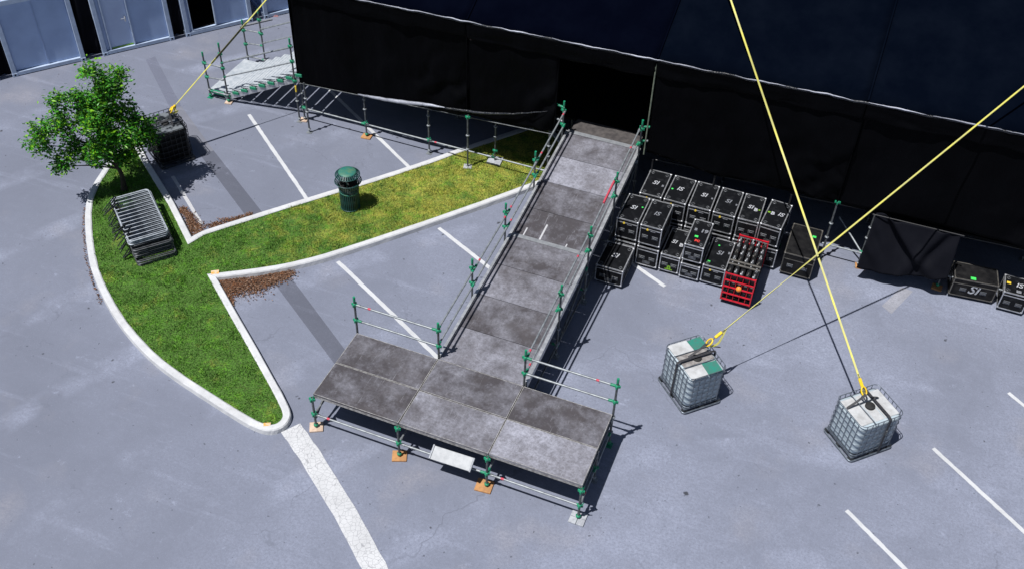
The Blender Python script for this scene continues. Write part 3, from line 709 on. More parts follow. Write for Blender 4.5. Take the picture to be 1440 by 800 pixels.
# ------------------------------------------------------------------ black tent
tent = root('event_tent', (4.0, 10.4, 0), 'large black event tent with navy roof over the stage', 'tent')
TO = tent.location
def eave_z(x): return 4.68+(5.06-4.68)*(x+3.3)/16.4 + (.05 if x < -4.5 else 0)
bays = [-6.35, -.85, 4.38, 9.55, 14.75, 19.95]
for i in range(len(bays)-1):
    xa, xb = bays[i], bays[i+1]
    def rf(u, v, xa=xa, xb=xb):
        x = xa+(xb-xa)*u; y = 10.32+v*9.0
        z = eave_z(x)+.47*(y-10.32)-(.10 if xa < 4 else .03)*math.sin(math.pi*u)*min(1, v*6)+.03*fbm(x*.5, y*.5)*min(1, v*8)
        return (x-TO.x, y-TO.y, z)
    rp = B().grid(rf, 22, 20).obj('roof_panel', 'roof_a' if i < 2 else 'roof_b', tent)
    sm = rp.modifiers.new('thickness', 'SOLIDIFY'); sm.thickness = .01
    if i:   # raised keder track over the seam
        B().tube((xa-TO.x, -.05, eave_z(xa)+.03), (xa-TO.x, 9.0-.08, eave_z(xa)+.03+.47*9.0), .03, 6).obj('keder_track', 'roof_a' if i < 3 else 'roof_b', tent)
# crinkled eave roll with pale strips painted as sun glints
pts = [(x-TO.x, -.10+.02*fbm(x*2, 3.), eave_z(x)+.03*fbm(x*1.7, 9.)-.01) for x in [-6.35+.12*k for k in range(216)]]
B().path(pts, lambda t: .03+.018*abs(fbm(t*60, 2.)), 7).obj('eave_roll', 'curtain_sheen', tent)
wp = [(x-TO.x, -.145+.012*fbm(x*3, 3.), eave_z(x)+.035+.03*fbm(x*1.7, 9.)) for x in [-5.2+.07*k for k in range(300)]]
for a in range(0, 290, 23):
    k = a+R.randrange(0, 6); e = min(len(wp)-1, k+R.randrange(19, 27))
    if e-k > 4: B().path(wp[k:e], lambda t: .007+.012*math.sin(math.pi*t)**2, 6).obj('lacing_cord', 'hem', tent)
# valance below the eave
def valance(xa, xb, drop):
    def f(u, v):
        x = xa+(xb-xa)*u; y = -.12+.05*v+.05*fbm(x*.9, v*2.+4)*v+.02*math.sin(x*5+3*fbm(x*.4, 1.))*v
        return (x-TO.x, y, eave_z(x)-.02-v*(drop+.05*fbm(x*.8, 7.)))
    o = B().grid(f, int((xb-xa)*12), 10).obj('valance', 'curtain_sheen' if False else 'curtain', tent)
    o.modifiers.new('thickness', 'SOLIDIFY').thickness = .008
for i in range(len(bays)-1): valance(bays[i]+.01, bays[i+1]-.01, .46 if i != 1 else .5)
def interp(x, tab):
    for (xa, za), (xb, zb) in zip(tab[:-1], tab[1:]):
        if x <= xb: return za+(zb-za)*(x-xa)/(xb-xa)
    return tab[-1][1]
bot = [(-6.4, 1.36), (-4.46, 1.5), (-2.82, 1.6), (-1.02, 1.72), (1.75, 1.85), (4.38, 2.02), (4.73, 2.0), (6.24, 1.82), (8.13, 1.93), (9.62, 1.88), (10.85, 1.96), (14.1, 1.95), (20, 2.0)]
def curtain(xa, xb, yoff, seed):
    def f(u, v):
        x = xa+(xb-xa)*u; zb = interp(x, bot); zt = eave_z(x)-.1; z = zt+(zb-zt)*v
        cor = math.exp(-((u-.95)**2*14+(v-.8)**2*9))
        y = yoff+.12*math.sin(math.pi*v)*fbm(x*.45+seed, z*.35)+.03*fbm(x*2.2, z*.7+seed)+.08*cor*math.sin(12*(u*2+v*1.3)+3*fbm(x, z))
        return (x-TO.x, y, z)
    o = B().grid(f, int((xb-xa)*14), 34).obj('front_curtain', 'curtain', tent)
    o.modifiers.new('thickness', 'SOLIDIFY').thickness = .006
curtain(-6.35, -.85, .0, 1.); curtain(-.87, 1.75, .035, 5.); curtain(4.42, 9.57, .0, 9.); curtain(9.54, 14.78, .03, 14.); curtain(14.75, 19.9, .0, 20.)
for x in (-.86, 9.555, 14.76):
    B().tube((x-TO.x, -.03, eave_z(x)-.3), (x-TO.x, -.03, interp(x, bot)+.02), .02, 6).obj('seam_pole', 'curtain', tent)
# hem roll painted pale for the sun sheen on the curtain fold
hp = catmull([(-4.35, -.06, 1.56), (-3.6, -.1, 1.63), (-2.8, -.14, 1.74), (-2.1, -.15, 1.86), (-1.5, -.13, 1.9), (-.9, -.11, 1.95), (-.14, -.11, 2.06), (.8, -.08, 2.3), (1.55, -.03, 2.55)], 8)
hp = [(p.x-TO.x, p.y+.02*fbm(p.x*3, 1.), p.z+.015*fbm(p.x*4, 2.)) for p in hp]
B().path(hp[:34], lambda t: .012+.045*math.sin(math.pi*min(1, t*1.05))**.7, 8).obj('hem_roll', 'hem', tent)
B().path(hp[32:], lambda t: .032*math.sin(math.pi*(.25+.75*t))+.004, 8).obj('hem_roll', 'curtain_sheen', tent)
B().tube((-6.35-TO.x, -.02, 1.4), (1.7-TO.x, -.02, 1.83), .014, 6).obj('bottom_cord', 'galv_dark', tent)
# side, back and inner blackout walls
B().box((-6.4-TO.x, 4.6, 3.2), (.03, 9.2, 3.6)).obj('side_curtain', 'curtain', tent)
B().box((19.9-TO.x, 4.6, 2.6), (.03, 9.2, 5.0)).obj('side_curtain', 'curtain', tent)
B().box((6.75-TO.x, 9.3, 4.4), (26.4, .03, 8.7)).obj('rear_curtain', 'curtain', tent)
B().tube((4.37-TO.x, -.06, 1.95), (4.37-TO.x, -.08, 4.75), .022, 6).obj('door_pole', 'pole_olive', tent)
B().tube((1.76-TO.x, .02, 1.9), (1.76-TO.x, .02, 4.5), .03, 6).obj('door_pole', 'curtain', tent)

# drape hung in front of the scaffold legs on the right
dr = root('black_drape', (11.6, 10.25, 0), 'black cloth drape hung below the tent between two feet', 'drape')
def df(u, v):
    x = -1.04+2.08*u+.1*v*(1-2*u)*-.6; zt = 1.93; zb = .42+.33*u-.13*math.sin(math.pi*u); z = zt+(zb-zt)*v
    s = u-(.12+.62*v); fold = .16*math.exp(-(s*11)**2)-.15*math.exp(-((s-.11)*11)**2)+.10*math.exp(-((s+.17)*10)**2)+.10*math.exp(-((u-.93+.35*v)*12)**2)-.08*math.exp(-((u-.80+.3*v)*13)**2)+.05*math.sin(26*(u-.6*v))*math.exp(-((u-.1)*4)**2)
    y = .02-.62*v*(1-.25*u)+fold*math.sin(math.pi*min(1, .15+v))+.02*fbm(u*5, v*3)
    return (x, y*.6+fold*.5, z)
o = B().grid(df, 48, 30).obj('drape_cloth', 'cloth', dr); o.modifiers.new('thickness', 'SOLIDIFY').thickness = .008
B().tube((-1.12, 0.04, 1.9), (1.12, 0.04, 1.93), .02, 6).obj('drape_rail', 'fixture', dr)
B().tube((-1.0, -.1, .52), (1.0, -.05, .80), .02, 6).obj('drape_weight_tube', 'galv_dark', dr)

# ------------------------------------------------------------------ stairs
st = root('scaffold_stair', (-8.0, 11.5, 0), 'aluminium scaffold staircase with green couplers at the tent side', 'stairs')
NS = 9
for i in range(NS):
    t = i/(NS-1); x = -9.1+t*2.75; z = .26+t*1.42
    tr = B().box((0, 0, 0), (.33, 2.02, .035), None, .004)
    for q in range(3): tr.box((-.1+.1*q, 0, .0205), (.03, 2.0, .006))
    to = tr.obj('tread', 'tread', st, (x+8.0, .02, z), (0, math.radians(-4), 0))
    B().box((-.15, 0, -.045), (.02, 2.0, .07)).obj('nosing', 'alu', to)
    B().box((.0, -1.145, -.01), (.24, .045, .1), None, .012).obj('tread_bracket', 'green', to)
    B().tube((-.16, -1.07, .03), (.12, -1.07, .04), .012, 6).obj('tread_hook', 'galv_dark', to)
lb = B().box((0, 0, 0), (.68, 2.02, .04), None, .004).obj('bottom_landing', 'tread', st, (-9.5+8.0, .02, .2))
B().box((0, -1.05, -.0), (.66, .05, .12), None, .01).obj('landing_bracket', 'green', lb)
for y in (10.42, 12.6):
    p0 = Vector((-9.2, y, .12)); p1 = Vector((-6.3, y, 1.55)); d = p1-p0
    B().box((0, 0, 0), (d.length, .05, .16), None, .006).obj('stringer', 'alu', st, (p0+p1)/2-st.location, (0, -math.atan2(d.z, d.x), 0))
for x, y, zt in ((-9.76, 10.4, 1.5), (-9.06, 10.36, 2.0), (-9.76, 12.62, 1.5), (-9.12, 12.66, 2.0)):
    standard(st, x, y, 0, zt, green=(zt-.25, zt-.75), grey=(.3,), base='green')
for y in (10.36, 12.66):
    s0 = .02
    ledger(st, (-9.76, y, 1.25), (-9.1, y, 1.28)); ledger(st, (-9.76, y, .76), (-9.1, y, .82))
    ledger(st, (-9.1, y, 1.42), (-6.42, y, 2.62), name='handrail', r=.027); ledger(st, (-9.1, y, .92), (-6.42, y, 2.12), name='handrail', r=.022)
    ledger(st, (-9.7, y, .28), (-9.1, y, .28))
standard(st, -6.5, 10.36, 0, 2.75, green=(1.45, 2.12, 2.62), grey=(.75,), base='grey')
standard(st, -6.5, 12.66, 0, 2.75, green=(2.12, 2.62), base='grey')
B().box((0, 0, 0), (.05, .05, .22), None, .01).obj('yellow_tag', 'st_yellow', st, (-6.47+8.0, 10.33-11.5, 1.2))
sole(-9.06, 10.36, 'pale board under the front foot of the stairs', 'sole_pale', .22, .2)
# odd bits behind the stairs
pk = B()
pk.grid(lambda u, v: (.2*(u-.5)*2, .13*(v-.5)*2, max(0, .18*math.sin(math.pi*u)*math.sin(math.pi*v)*(1+.9*fbm(u*5, v*5)))), 14, 12)
tag(pk.obj('pink_cloth', 'pink', None, (-10.79, 15.82, .005), (0, 0, .4)), 'crumpled pink cloth lying behind the stairs', 'cloth')
lp = root('loose_tube', (-11.00, 15.04, .03), 'loose white tube lying beside the pink cloth', 'tube', rz=.9)
B().tube((-.55, 0, 0), (.55, 0, 0), .028, 8).obj('tube', 'alu_white', lp)
for s in (-.56, .56): B().tube((s-.03, 0, 0), (s+.03, 0, 0), .034, 8).obj('end_fitting', 'galv', lp)

# ------------------------------------------------------------------ site containers
CU = Vector((.6175, .7866, 0)); ROTC = math.atan2(CU.y, CU.x); P0 = Vector((-14.38, 11.04, 0))
def container(s0, s1, label, kind):
    w = s1-s0; p = P0+CU*(s0+w/2)
    c = root('site_container', p, label, 'container', 'site containers in a row behind the tree', ROTC)
    H, L, t = 2.6, 6.06, .15
    # local: x along the front, y into the depth (away from the camera)
    if kind == 'open':
        sb = B()
        for sx in (-1, 1): sb.box((sx*(w/2-.085), L/2+.1, H/2), (.05, L-.2, H-.12))
        sb.box((0, L/2+.1, H-.085), (w-.23, L-.2, .05)); sb.box((0, L/2+.1, .1), (w-.23, L-.2, .06)); sb.box((0, L-.05, H/2), (w-.23, .05, H-.24)); sb.box((0, 1.6, H/2), (w-.23, .04, H-.24))
        sb.obj('shell', 'cont', c)
        B().box((0, 1.56, H/2), (w-.25, .02, H-.26)).obj('inner_curtain', 'blackout', c)  # black sheet added to paint the dark inside the doorway
        B().box((0, .85, .14), (w-.25, 1.4, .012)).obj('inner_floor', 'blackout', c)  # floor coloured black for the same interior shade
    else: B().box((0, L/2+.1, H/2), (w-.12, L-.2, H-.12), None, .01).obj('shell', 'cont', c)
    for sx in (-1, 1):
        B().box((sx*(w/2-t/2), t/2, H/2), (t, t, H-.004), None, .012).obj('corner_post', 'cont_frame', c)
        cf = B().box((sx*(w/2-.08), .078, .062), (.17, .17, .125), None, .01).obj('corner_fitting', 'cont_frame', c)
        B().tube((sx*(w/2-.08), -.009, .065), (sx*(w/2-.08), -.004, .065), .032, 10).obj('fitting_hole', 'blackout', cf)
        B().box((sx*(w/2-t/2), L-t/2, H/2), (t-.01, t, H-.004)).obj('corner_post', 'cont_frame', c)
        B().box((sx*(w/2-.06), L/2, .08), (.11, L-.4, .14)).obj('side_rail', 'cont_frame', c)
    B().box((0, .062, .085), (w-2*t-.01, .12, .13), None, .01).obj('bottom_rail', 'cont_frame', c)
    B().box((0, .05, H-.09), (w-2*t-.01, .1, .17), None, .01).obj('top_rail', 'cont_frame', c)
    z0 = .16; ph = H-.18-z0; iw = w-2*t
    def panel(xa, xb, name, mat, y=.085, d=.03): return B().box(((xa+xb)/2, y+d/2, z0+ph/2), (xb-xa-.008, d, ph-.006), None, .004).obj(name, mat, c)
    if kind == 'plain':
        panel(-iw/2, .02, 'front_panel', 'cont_panel'); panel(.022, iw/2, 'front_panel', 'cont_panel')
        B().box((.02, .07, z0+ph/2), (.02, .02, ph)).obj('panel_joint', 'cont', c)
    else:
        xd0, xd1 = (-iw/2+.17, -iw/2+.92) if kind == 'door' else (-iw/2+.12, -iw/2+.92)
        panel(-iw/2, xd0-.05, 'front_panel', 'cont', .06); panel(xd1+.05, iw/2, 'front_panel', 'cont_panel', .07)
        for x in (xd0-.025, xd1+.025): B().box((x, .055, z0+ph/2), (.045, .09, ph), None, .006).obj('door_frame', 'cont_frame', c)
        if kind == 'door':
            d = panel(xd0, xd1, 'door', 'cont_door', .085)
            h = B(); h.box((xd1-.1, .06, 1.12), (.05, .02, .2), None, .006); h.tube((xd1-.1, .05, 1.16), (xd1-.1, .01, 1.16), .012, 6); h.tube((xd1-.1, .012, 1.16), (xd1-.24, .012, 1.16), .012, 6)
            h.obj('handle', 'alu', d)
            B().box(((xd0+xd1)/2, .075, z0+.02), (xd1-xd0-.04, .03, .03)).obj('threshold', 'st_lime', d)
        else:
            B().box(((xd0+xd1)/2, .05, z0+.02), (xd1-xd0-.01, .09, .035), None, .005).obj('door_sill', 'cont_frame', c)
    return c
container(-5.65, -3.27, 'grey blue container cut off at the left edge of the photo', 'plain')
container(-2.87, -.56, 'grey blue container with two plain splashed front panels', 'plain')
container(0, 2.4, 'grey blue container with a closed door and silver handle', 'door')
container(2.81, 5.2, 'grey blue container with an open black doorway', 'open')
def tarp(s0, s1, label):
    w = s1-s0+.1; p = P0+CU*((s0+s1)/2)
    t = root('black_tarp', p, label, 'tarp', 'black tarps closing the gaps between containers', ROTC)
    def f(u, v): return ((u-.5)*w, .3+.06*math.sin(9*u+4*v)+.05*fbm(u*4, v*3+s0), 2.55*(1-v)+.01)
    o = B().grid(f, 12, 24).obj('tarp_cloth', 'cloth', t); o.modifiers.new('thickness', 'SOLIDIFY').thickness = .006
    B().tube((-w/2, .3, 2.56), (w/2, .3, 2.56), .02, 6).obj('tarp_rail', 'fixture', t)
tarp(-3.27, -2.87, 'black tarp in the gap between the two leftmost containers')
tarp(-.56, 0, 'black tarp in the gap left of the container with the closed door')
tarp(2.4, 2.81, 'black tarp in the gap right of the container with the closed door')
container(5.62, 8.0, 'grey blue container mostly hidden behind the tent corner', 'plain')

# ------------------------------------------------------------------ road cases
TX = {'SI': text_mesh('SI', .36, .25, .006), 'IS': text_mesh('IS', .36, .25, .006), 'B': text_mesh('B', .22, 0, .01), 'lines': None, '19': text_mesh('19', .24, .1, .01), 'FC': text_mesh('FC', .12, 0, .008), 'n': text_mesh('n', .2, 0, .012)}
def printed(key, mat, parent, loc, rot=(0, 0, 0), sc=1.):
    k = key+'|'+mat
    if k not in TX:
        me = TX[key].copy(); me.materials.clear(); me.materials.append(MAT[mat]); TX[k] = me
    o = new_obj('printed_mark', TX[k], parent, loc, rot); o.scale = (sc, sc, sc); return o
case_cache = {}
def road_case(x0, x1, y0, y1, z0, z1, label, logo='SI', logo_mat='print', marks=(), rz=0., front='yellow', old=False, group='black road cases piled beside the ramp', extra=None):
    w, d, h = x1-x0, y1-y0, z1-z0
    c = root('road_case', ((x0+x1)/2, (y0+y1)/2, z0), label, 'case', group, rz)
    key = (round(w, 2), round(d, 2), round(h, 2), old)
    if key not in case_cache:
        wh = .1; zb = wh; zt = h; r = .0125
        body = B().box((0, 0, (zb+zt)/2), (w-.016, d-.016, zt-zb-.016), None, .004).mesh('case_body', 'case_old' if old else 'case')
        fr = B()
        for sx in (-1, 1):
            for sy in (-1, 1): fr.box((sx*(w/2-r), sy*(d/2-r), (zb+zt)/2), (2*r, 2*r, zt-zb-.004))
            for z in (zb+r, zt-r): fr.box((sx*(w/2-r), 0, z), (2*r+.002, d-.002, 2*r))
        for sy in (-1, 1):
            for z in (zb+r, zt-r): fr.box((0, sy*(d/2-r), z), (w-.001, 2*r+.003, 2*r+.001))
        frame = fr.mesh('edge_trim', 'case_alu_dull' if old else 'case_alu')
        ld = B(); zl = zb+(zt-zb)*(.82 if not old else .72)
        for sx in (-1, 1): ld.box((sx*(w/2-.004), 0, zl), (.012, d-.06, .022))
        for sy in (-1, 1): ld.box((0, sy*(d/2-.004), zl), (w-.06, .012, .022))
        lid = ld.mesh('lid_trim', 'case_alu_dull' if old else 'case_alu')
        han = B().box((0, 0, 0), (.16, .014, .11), None, .004).box((0, -.014, 0), (.1, .02, .02), None, .004).mesh('handle', 'handle')
        cup = B().lathe([(.055, 0), (.055, .006), (.035, .006), (.03, .001)], 10).box((.02, .02, .004), (.07, .02, .004)).mesh('caster_cup', 'handle' if not old else 'case_old')
        cas = B().tube((-.02, 0, .045), (.02, 0, .045), .045, 10).box((0, 0, .085), (.06, .07, .02)).mesh('caster', 'rubber')
        cor = B().box((0, 0, 0), (.055, .055, .055), None, .014).mesh('corner_ball', 'case_alu_dull' if old else 'case_alu')
        case_cache[key] = (body, frame, lid, han, cup, cas, cor)
    body, frame, lid, han, cup, cas, cor = case_cache[key]
    bo = new_obj('case_body', body, c); new_obj('edge_trim', frame, c); new_obj('lid_trim', lid, c)
    hz = .1+(h-.1)*.42
    for sx in (-1, 1):
        new_obj('handle', han, c, (sx*w*.23, -d/2-.001, hz))
        new_obj('handle', han, c, (sx*(w/2+.001), 0, hz), (0, 0, math.pi/2))
        for sy in (-1, 1):
            new_obj('caster', cas, c, (sx*(w/2-.09), sy*(d/2-.1), 0))
            new_obj('caster_cup', cup, c, (sx*(w/2-.1), sy*(d/2-.12), h-.004), (0, 0, 0 if sx*sy > 0 else 1.57))
            for z in (.1+.02, h-.02): new_obj('corner_ball', cor, c, (sx*(w/2-.02), sy*(d/2-.02), z))
    if logo: printed(logo, logo_mat, bo, (marks[0] if marks else -.02, .02, h+.001), sc=min(.68, w*1.05))
    if front == 'yellow':
        B().tube((-.09, -d/2-.004, h-.12), (-.09, -d/2+.01, h-.12), .03, 10).obj('round_sticker', 'st_yellow', bo)
        for k in (0, 1): B().box((.06, -d/2+.004, h-.115-.035*k), (.17-.04*k, .012, .012)).obj('print_line', 'print_dim', bo)
    elif front == 'lime':
        printed('n', 'st_lime', bo, (0, -d/2+.001, .26), (math.pi/2, 0, 0)); B().box((0, -d/2+.004, .17), (.2, .012, .022)).obj('print_line', 'st_lime', bo)
    elif front == 'plate':
        B().box((0, -d/2+.003, .22), (.2, .014, .09)).obj('label_plate', 'handle', bo)
    if extra:
        for kind, mat, lx, ly, s in extra:
            if kind == 'dot': B().tube((lx, ly, h-.012), (lx, ly, h-.003), s, 10).obj('round_sticker', mat, bo)
            elif kind == 'box': B().box((lx, ly, h-.006), (s, s*.8, .008)).obj('sticker', mat, bo)
            else: printed(kind, mat, bo, (lx, ly, h+.0012), sc=s)
    return c
Z1 = .70; Z2 = 1.42
# back row, two high; lower ones first
bx_ = [(4.6, 5.2), (5.28, 5.88), (5.94, 6.54), (6.61, 7.19), (7.26, 7.81), (7.9, 8.46)]
for i, (a, c_) in enumerate(bx_):
    road_case(a, c_, 9.36, 10.5, 0, Z1, 'shaded lower back row case, under its '+['first', 'second', 'third', 'fourth', 'fifth', 'sixth'][i]+' top case from the ramp', None, group='lower road cases of the back row', front=None)
names = ['first', 'second', 'third', 'fourth', 'fifth', 'last']
exb = [[('B', 'print_dim', .2, -.05, .5)], [('dot', 'st_green', -.21, -.05, .03)], [('B', 'print_dim', .22, -.05, .4)], [('B', 'print_dim', .22, -.05, .4)], [('B', 'print', .1, -.05, .8), ('box', 'st_lime', .19, -.02, .05)], [('B', 'print', -.1, -.02, .8), ('box', 'st_lime', -.2, 0., .07)]]
lab = ['top case of the back row nearest the ramp, white logo', 'top case of the back row with a round green sticker, white logo', 'third top case of the back row counted from the ramp', 'fourth top case of the back row counted from the ramp with dim logo', 'fifth top case of the back row, lime mark on its right', 'right end top case of the back row, lime mark on its left']
for i, (a, c_) in enumerate(bx_):
    road_case(a, c_, 9.36, 10.5, Z1+.01, Z2, 'black '+lab[i], 'IS' if i in (1, 5) else 'SI', 'print' if i not in (3,) else 'print_dim', (-.06 if i == 4 else (.1 if i == 5 else -.02),), -.08 if i == 5 else (.01, -.015, .01, 0, .02)[i], 'yellow' if i < 4 else 'plate', extra=exb[i])
# front row
road_case(4.37, 4.95, 8.1, 9.22, 0, Z1, 'lower black road case hidden behind the single case by the ramp', None, front=None)
road_case(4.37, 4.95, 8.1, 9.22, Z1+.01, Z2, 'top black road case of the front stack nearest the ramp, small green sticker', 'SI', extra=[('dot', 'st_green', .2, .12, .025)])
road_case(5.01, 5.59, 8.08, 9.22, 0, Z1, 'lower black road case on the asphalt below the case with a dim logo', None, front='plate')
road_case(5.01, 5.59, 8.08, 9.22, Z1+.01, Z2, 'top black road case with a dim grey logo in the front stack', 'IS', 'print_dim')
road_case(5.65, 6.17, 8.1, 9.25, 0, .64, 'low black road case with a lime green print on its front', 'SI', 'print', (-.06,), front='lime', extra=[('B', 'print', .15, -.05, .8)])
road_case(6.21, 6.72, 8.06, 9.16, 0, .55, 'small lower road case beneath the narrow case with green and red stickers', None, front='plate')
road_case(6.21, 6.72, 8.06, 9.16, .58, 1.2, 'narrow upper black road case with green and red stickers on its lid', None, 'print', front='plate', extra=[('19', 'print_dim', .1, .12, .8), ('B', 'print_dim', -.12, .12, .6), ('box', 'st_green', -.04, -.14, .09), ('FC', 'st_red', .02, -.32, .9)])
road_case(6.77, 7.37, 8.1, 9.28, 0, .66, 'low black road case with two green dots beside the red cart', 'SI', 'print_dim', (.0,), extra=[('dot', 'st_green', -.08, .32, .025), ('box', 'st_green', -.2, -.42, .1), ('B', 'print_dim', .24, .1, .5)])
road_case(4.22, 4.95, 7.03, 8.05, 0, .62, 'single black road case in front of the stacks, striped by rail shadows', 'SI', 'print', (-.02,), front='plate')
# cases on the right
road_case(8.64, 9.44, 9.3, 10.62, 0, .76, 'large dusty black case standing under the crossing yellow straps', None, old=True, group='black road cases along the tent', front=None, extra=[('box', 'st_green', .22, .3, .1)])
wide = road_case(12.86, 13.95, 10.26, 10.95, 0, .66, 'wide dusty black case with a pale logo right of the drape', None, old=True, group='black road cases along the tent', rz=.1, front=None, extra=[('box', 'st_green', -.08, -.22, .13)])
printed('SI', 'print', wide.children[0], (0, -.69/2+.003, .36), (math.pi/2, 0, 0), 1.0)
road_case(14.1, 14.72, 10.18, 10.9, 0, .66, 'black road case with white logo at the right edge of the photo', 'IS', 'print', (.05,), group='black road cases along the tent', front=None, extra=[('box', 'st_yellow', -.2, .05, .1), ('box', 'print_dim', .05, -.22, .12)])

# red cart -----------------------------------------------------
rc = root('red_equipment_cart', (7.81, 8.4, 0), 'red cage cart loaded with black fixtures and silver clamps', 'cart')
cw, cl, ch = .78, 1.6, 1.05
def redgrid(y, nm):
    g0 = root_part = None
    fr = B()
    for sx in (-1, 1): fr.box((sx*(cw/2-.015), y, (ch+.14)/2), (.03, .03, ch-.14))
    fo = fr.obj(nm, 'red', rc)
    for k in range(5): B().box((0, y-.004, .17+k*(ch-.2)/4), (cw-.02, .03, .03)).obj('cross_bar', 'red', fo)
    for k in range(1, 5): B().tube((-cw/2+k*cw/5, y+.002, .16), (-cw/2+k*cw/5, y+.002, ch-.04), .008, 5).obj('upright_wire', 'red', fo)
    return fo
redgrid(-cl/2, 'front_gate'); redgrid(cl/2, 'rear_gate')
B().box((0, 0, .15), (cw, cl, .05), None, .006).obj('cart_base', 'fixture', rc)
for sx in (-1, 1):
    for sy in (-1, 1): B().tube((sx*.3-.02, sy*.66, .06), (sx*.3+.02, sy*.66, .06), .06, 12).obj('caster', 'rubber', rc)
for i in range(5):
    x = -cw/2+(i+.5)*cw/5
    for z in (.36, .62, .88):
        fx = B().box((x, 0, z), (.12, cl-.12, .16), None, .02).obj('fixture_bar', 'fixture', rc)
        if z > .8:
            for k in range(6):
                y = -cl/2+.16+k*(cl-.32)/5+R.uniform(-.02, .02)
                cb = B().box((x+R.uniform(-.015, .015), y, z+.1), (.07, .05, .05), None, .01)
                cb.box((x, y+.01, z+.14), (.03, .09, .03)); cb.obj('clamp', 'alu' if (k+i) % 3 else 'case_alu_dull', fx)
B().box((0, -.28, 1.03), (cw+.02, .05, .05), None, .006).obj('cross_strap', 'case_alu_dull', rc)
B().box((0, -.4, 1.02), (cw+.02, .05, .045), None, .006).obj('cross_strap', 'case_alu_dull', rc)
hs = B().lathe([(.0, .03), (.03, .026), (.05, .014), (.058, 0), (.075, -.004), (.0, -.008)], 16)
hs.obj('orange_dome', 'orange', rc, (.02, -cl/2-.02, .62), (math.radians(60), 0, 0))

# ------------------------------------------------------------------ IBC tanks
def rrect(hx, hy, r, z, n=5):
    out = []
    for cx, cy, a0 in ((hx-r, hy-r, 0), (-hx+r, hy-r, 90), (-hx+r, -hy+r, 180), (hx-r, -hy+r, 270)):
        for k in range(n+1):
            a = math.radians(a0+90*k/n); out.append((cx+r*math.cos(a), cy+r*math.sin(a), z))
    return out
def ibc(x, y, rz, label, black=False, L=1.16, Wd=.98):
    c = root('water_tank', (x, y, 0), label, 'tank', 'caged ballast water tanks', rz)
    hx, hy = L/2, Wd/2; cm = 'cage_dark' if black else 'cage'
    # pallet
    B().path(rrect(hx+.02, hy+.02, .08, .045), .022, 6, True).obj('pallet_frame', cm, c)
    B().box((0, 0, .125), (L-.02, Wd-.02, .03), None, .006).obj('pallet_plate', cm, c)
    for sx in (-1, 0, 1):
        for sy in (-1, 0, 1):
            if sx == 0 and sy == 0: continue
            B().box((sx*(hx-.05), sy*(hy-.05), .06), (.12, .12, .1), None, .02).obj('pallet_foot', 'cage_dark', c)
    # bottle with bulged sides
    prof_z = [.145, .17, .2]+[.2+.86*k/24 for k in range(1, 25)]+[1.075, 1.09]
    vs = []; n0 = None
    for k, z in enumerate(prof_z):
        t = (z-.2)/.86; bul = .012*abs(math.sin(math.pi*5*max(0, min(1, t))))
        s = -.05 if k == 0 else (-.02 if k in (1, len(prof_z)-2) else (-.06 if k == len(prof_z)-1 else bul))
        ring = rrect(hx-.03+s, hy-.03+s, .14, z); n0 = len(ring); vs += ring
    fs = [(k*n0+i, k*n0+(i+1) % n0, (k+1)*n0+(i+1) % n0, (k+1)*n0+i) for k in range(len(prof_z)-1) for i in range(n0)]
    bo = B().add(vs, fs, True)
    bo.add(vs[-n0:], [tuple(range(n0))]); 
    bt = bo.obj('tank_bottle', 'tank_black' if black else 'tank', c)
    tp = B()
    for sx in (-1, 1): tp.box((sx*(hx*.58), 0, 1.098), (hx*.66, Wd-.2, .03), None, .012)
    tp.obj('raised_top', 'tank_black_top' if black else 'tank_top', bt)
    B().box((0, 0, 1.09), (hx*.42, Wd-.2, .012)).obj('filler_channel', 'tank_black_top' if black else 'tank_top', bt)
    B().lathe([(0, .06), (.1, .06), (.11, .05), (.11, 0)], 18, (0.02, 0.02, 1.09)).obj('filler_cap', 'rubber', bt)
    # cage
    for k, z in enumerate((.2, .36, .53, .70, .87, 1.03, 1.16)):
        B().path(rrect(hx, hy, .13, z), .0095, 5, True).obj('cage_ring', cm, c)
    nx, ny = 7, 6
    for xx in (-.2, .2): B().tube((xx, -hy, 1.145), (xx, hy, 1.145), .011, 6).obj('cage_top_bar', cm, c)
    for i in range(nx):
        xx = -hx+.13+(L-.26)*i/(nx-1)
        for s in (-1, 1): B().tube((xx, s*(hy+.004), .14), (xx, s*(hy+.004), 1.16), .009, 5).obj('cage_bar', cm, c)
    for i in range(ny):
        yy = -hy+.13+(Wd-.26)*i/(ny-1)
        for s in (-1, 1): B().tube((s*(hx+.004), yy, .14), (s*(hx+.004), yy, 1.16), .009, 5).obj('cage_bar', cm, c)
    return c
ibcR = ibc(11.36, 4.43, math.radians(44.5), 'white caged water tank on the right, black cap on its top', L=1.12, Wd=.96)
ibcL = ibc(7.46, 4.34, math.radians(-45), 'white caged water tank with green and white sheets on its top')
ibcB = ibc(-9.05, 7.3, math.radians(-33), 'black caged water tank standing beside the tree', True)
# sheets on the left tank's top
for (x, y, w, d, mt, rz) in ((-.38, .27, .34, .36, 'tank_green', .05), (-.4, -.17, .36, .5, 'tank_top', .02), (.4, .2, .36, .36, 'tank_green', -.06), (.4, -.22, .36, .42, 'tank_top', 0.), (-.02, 0, .36, .8, 'brown_dirt', .02)):
    B().box((x, y, 1.122 if mt != 'brown_dirt' else 1.118), (w, d, .008), Matrix.Rotation(rz, 3, 'Z')).obj('top_sheet', mt, ibcL)
printed('FC', 'print_dim', ibcB, (.12, -.5, .62), (math.pi/2, 0, 0), .8)

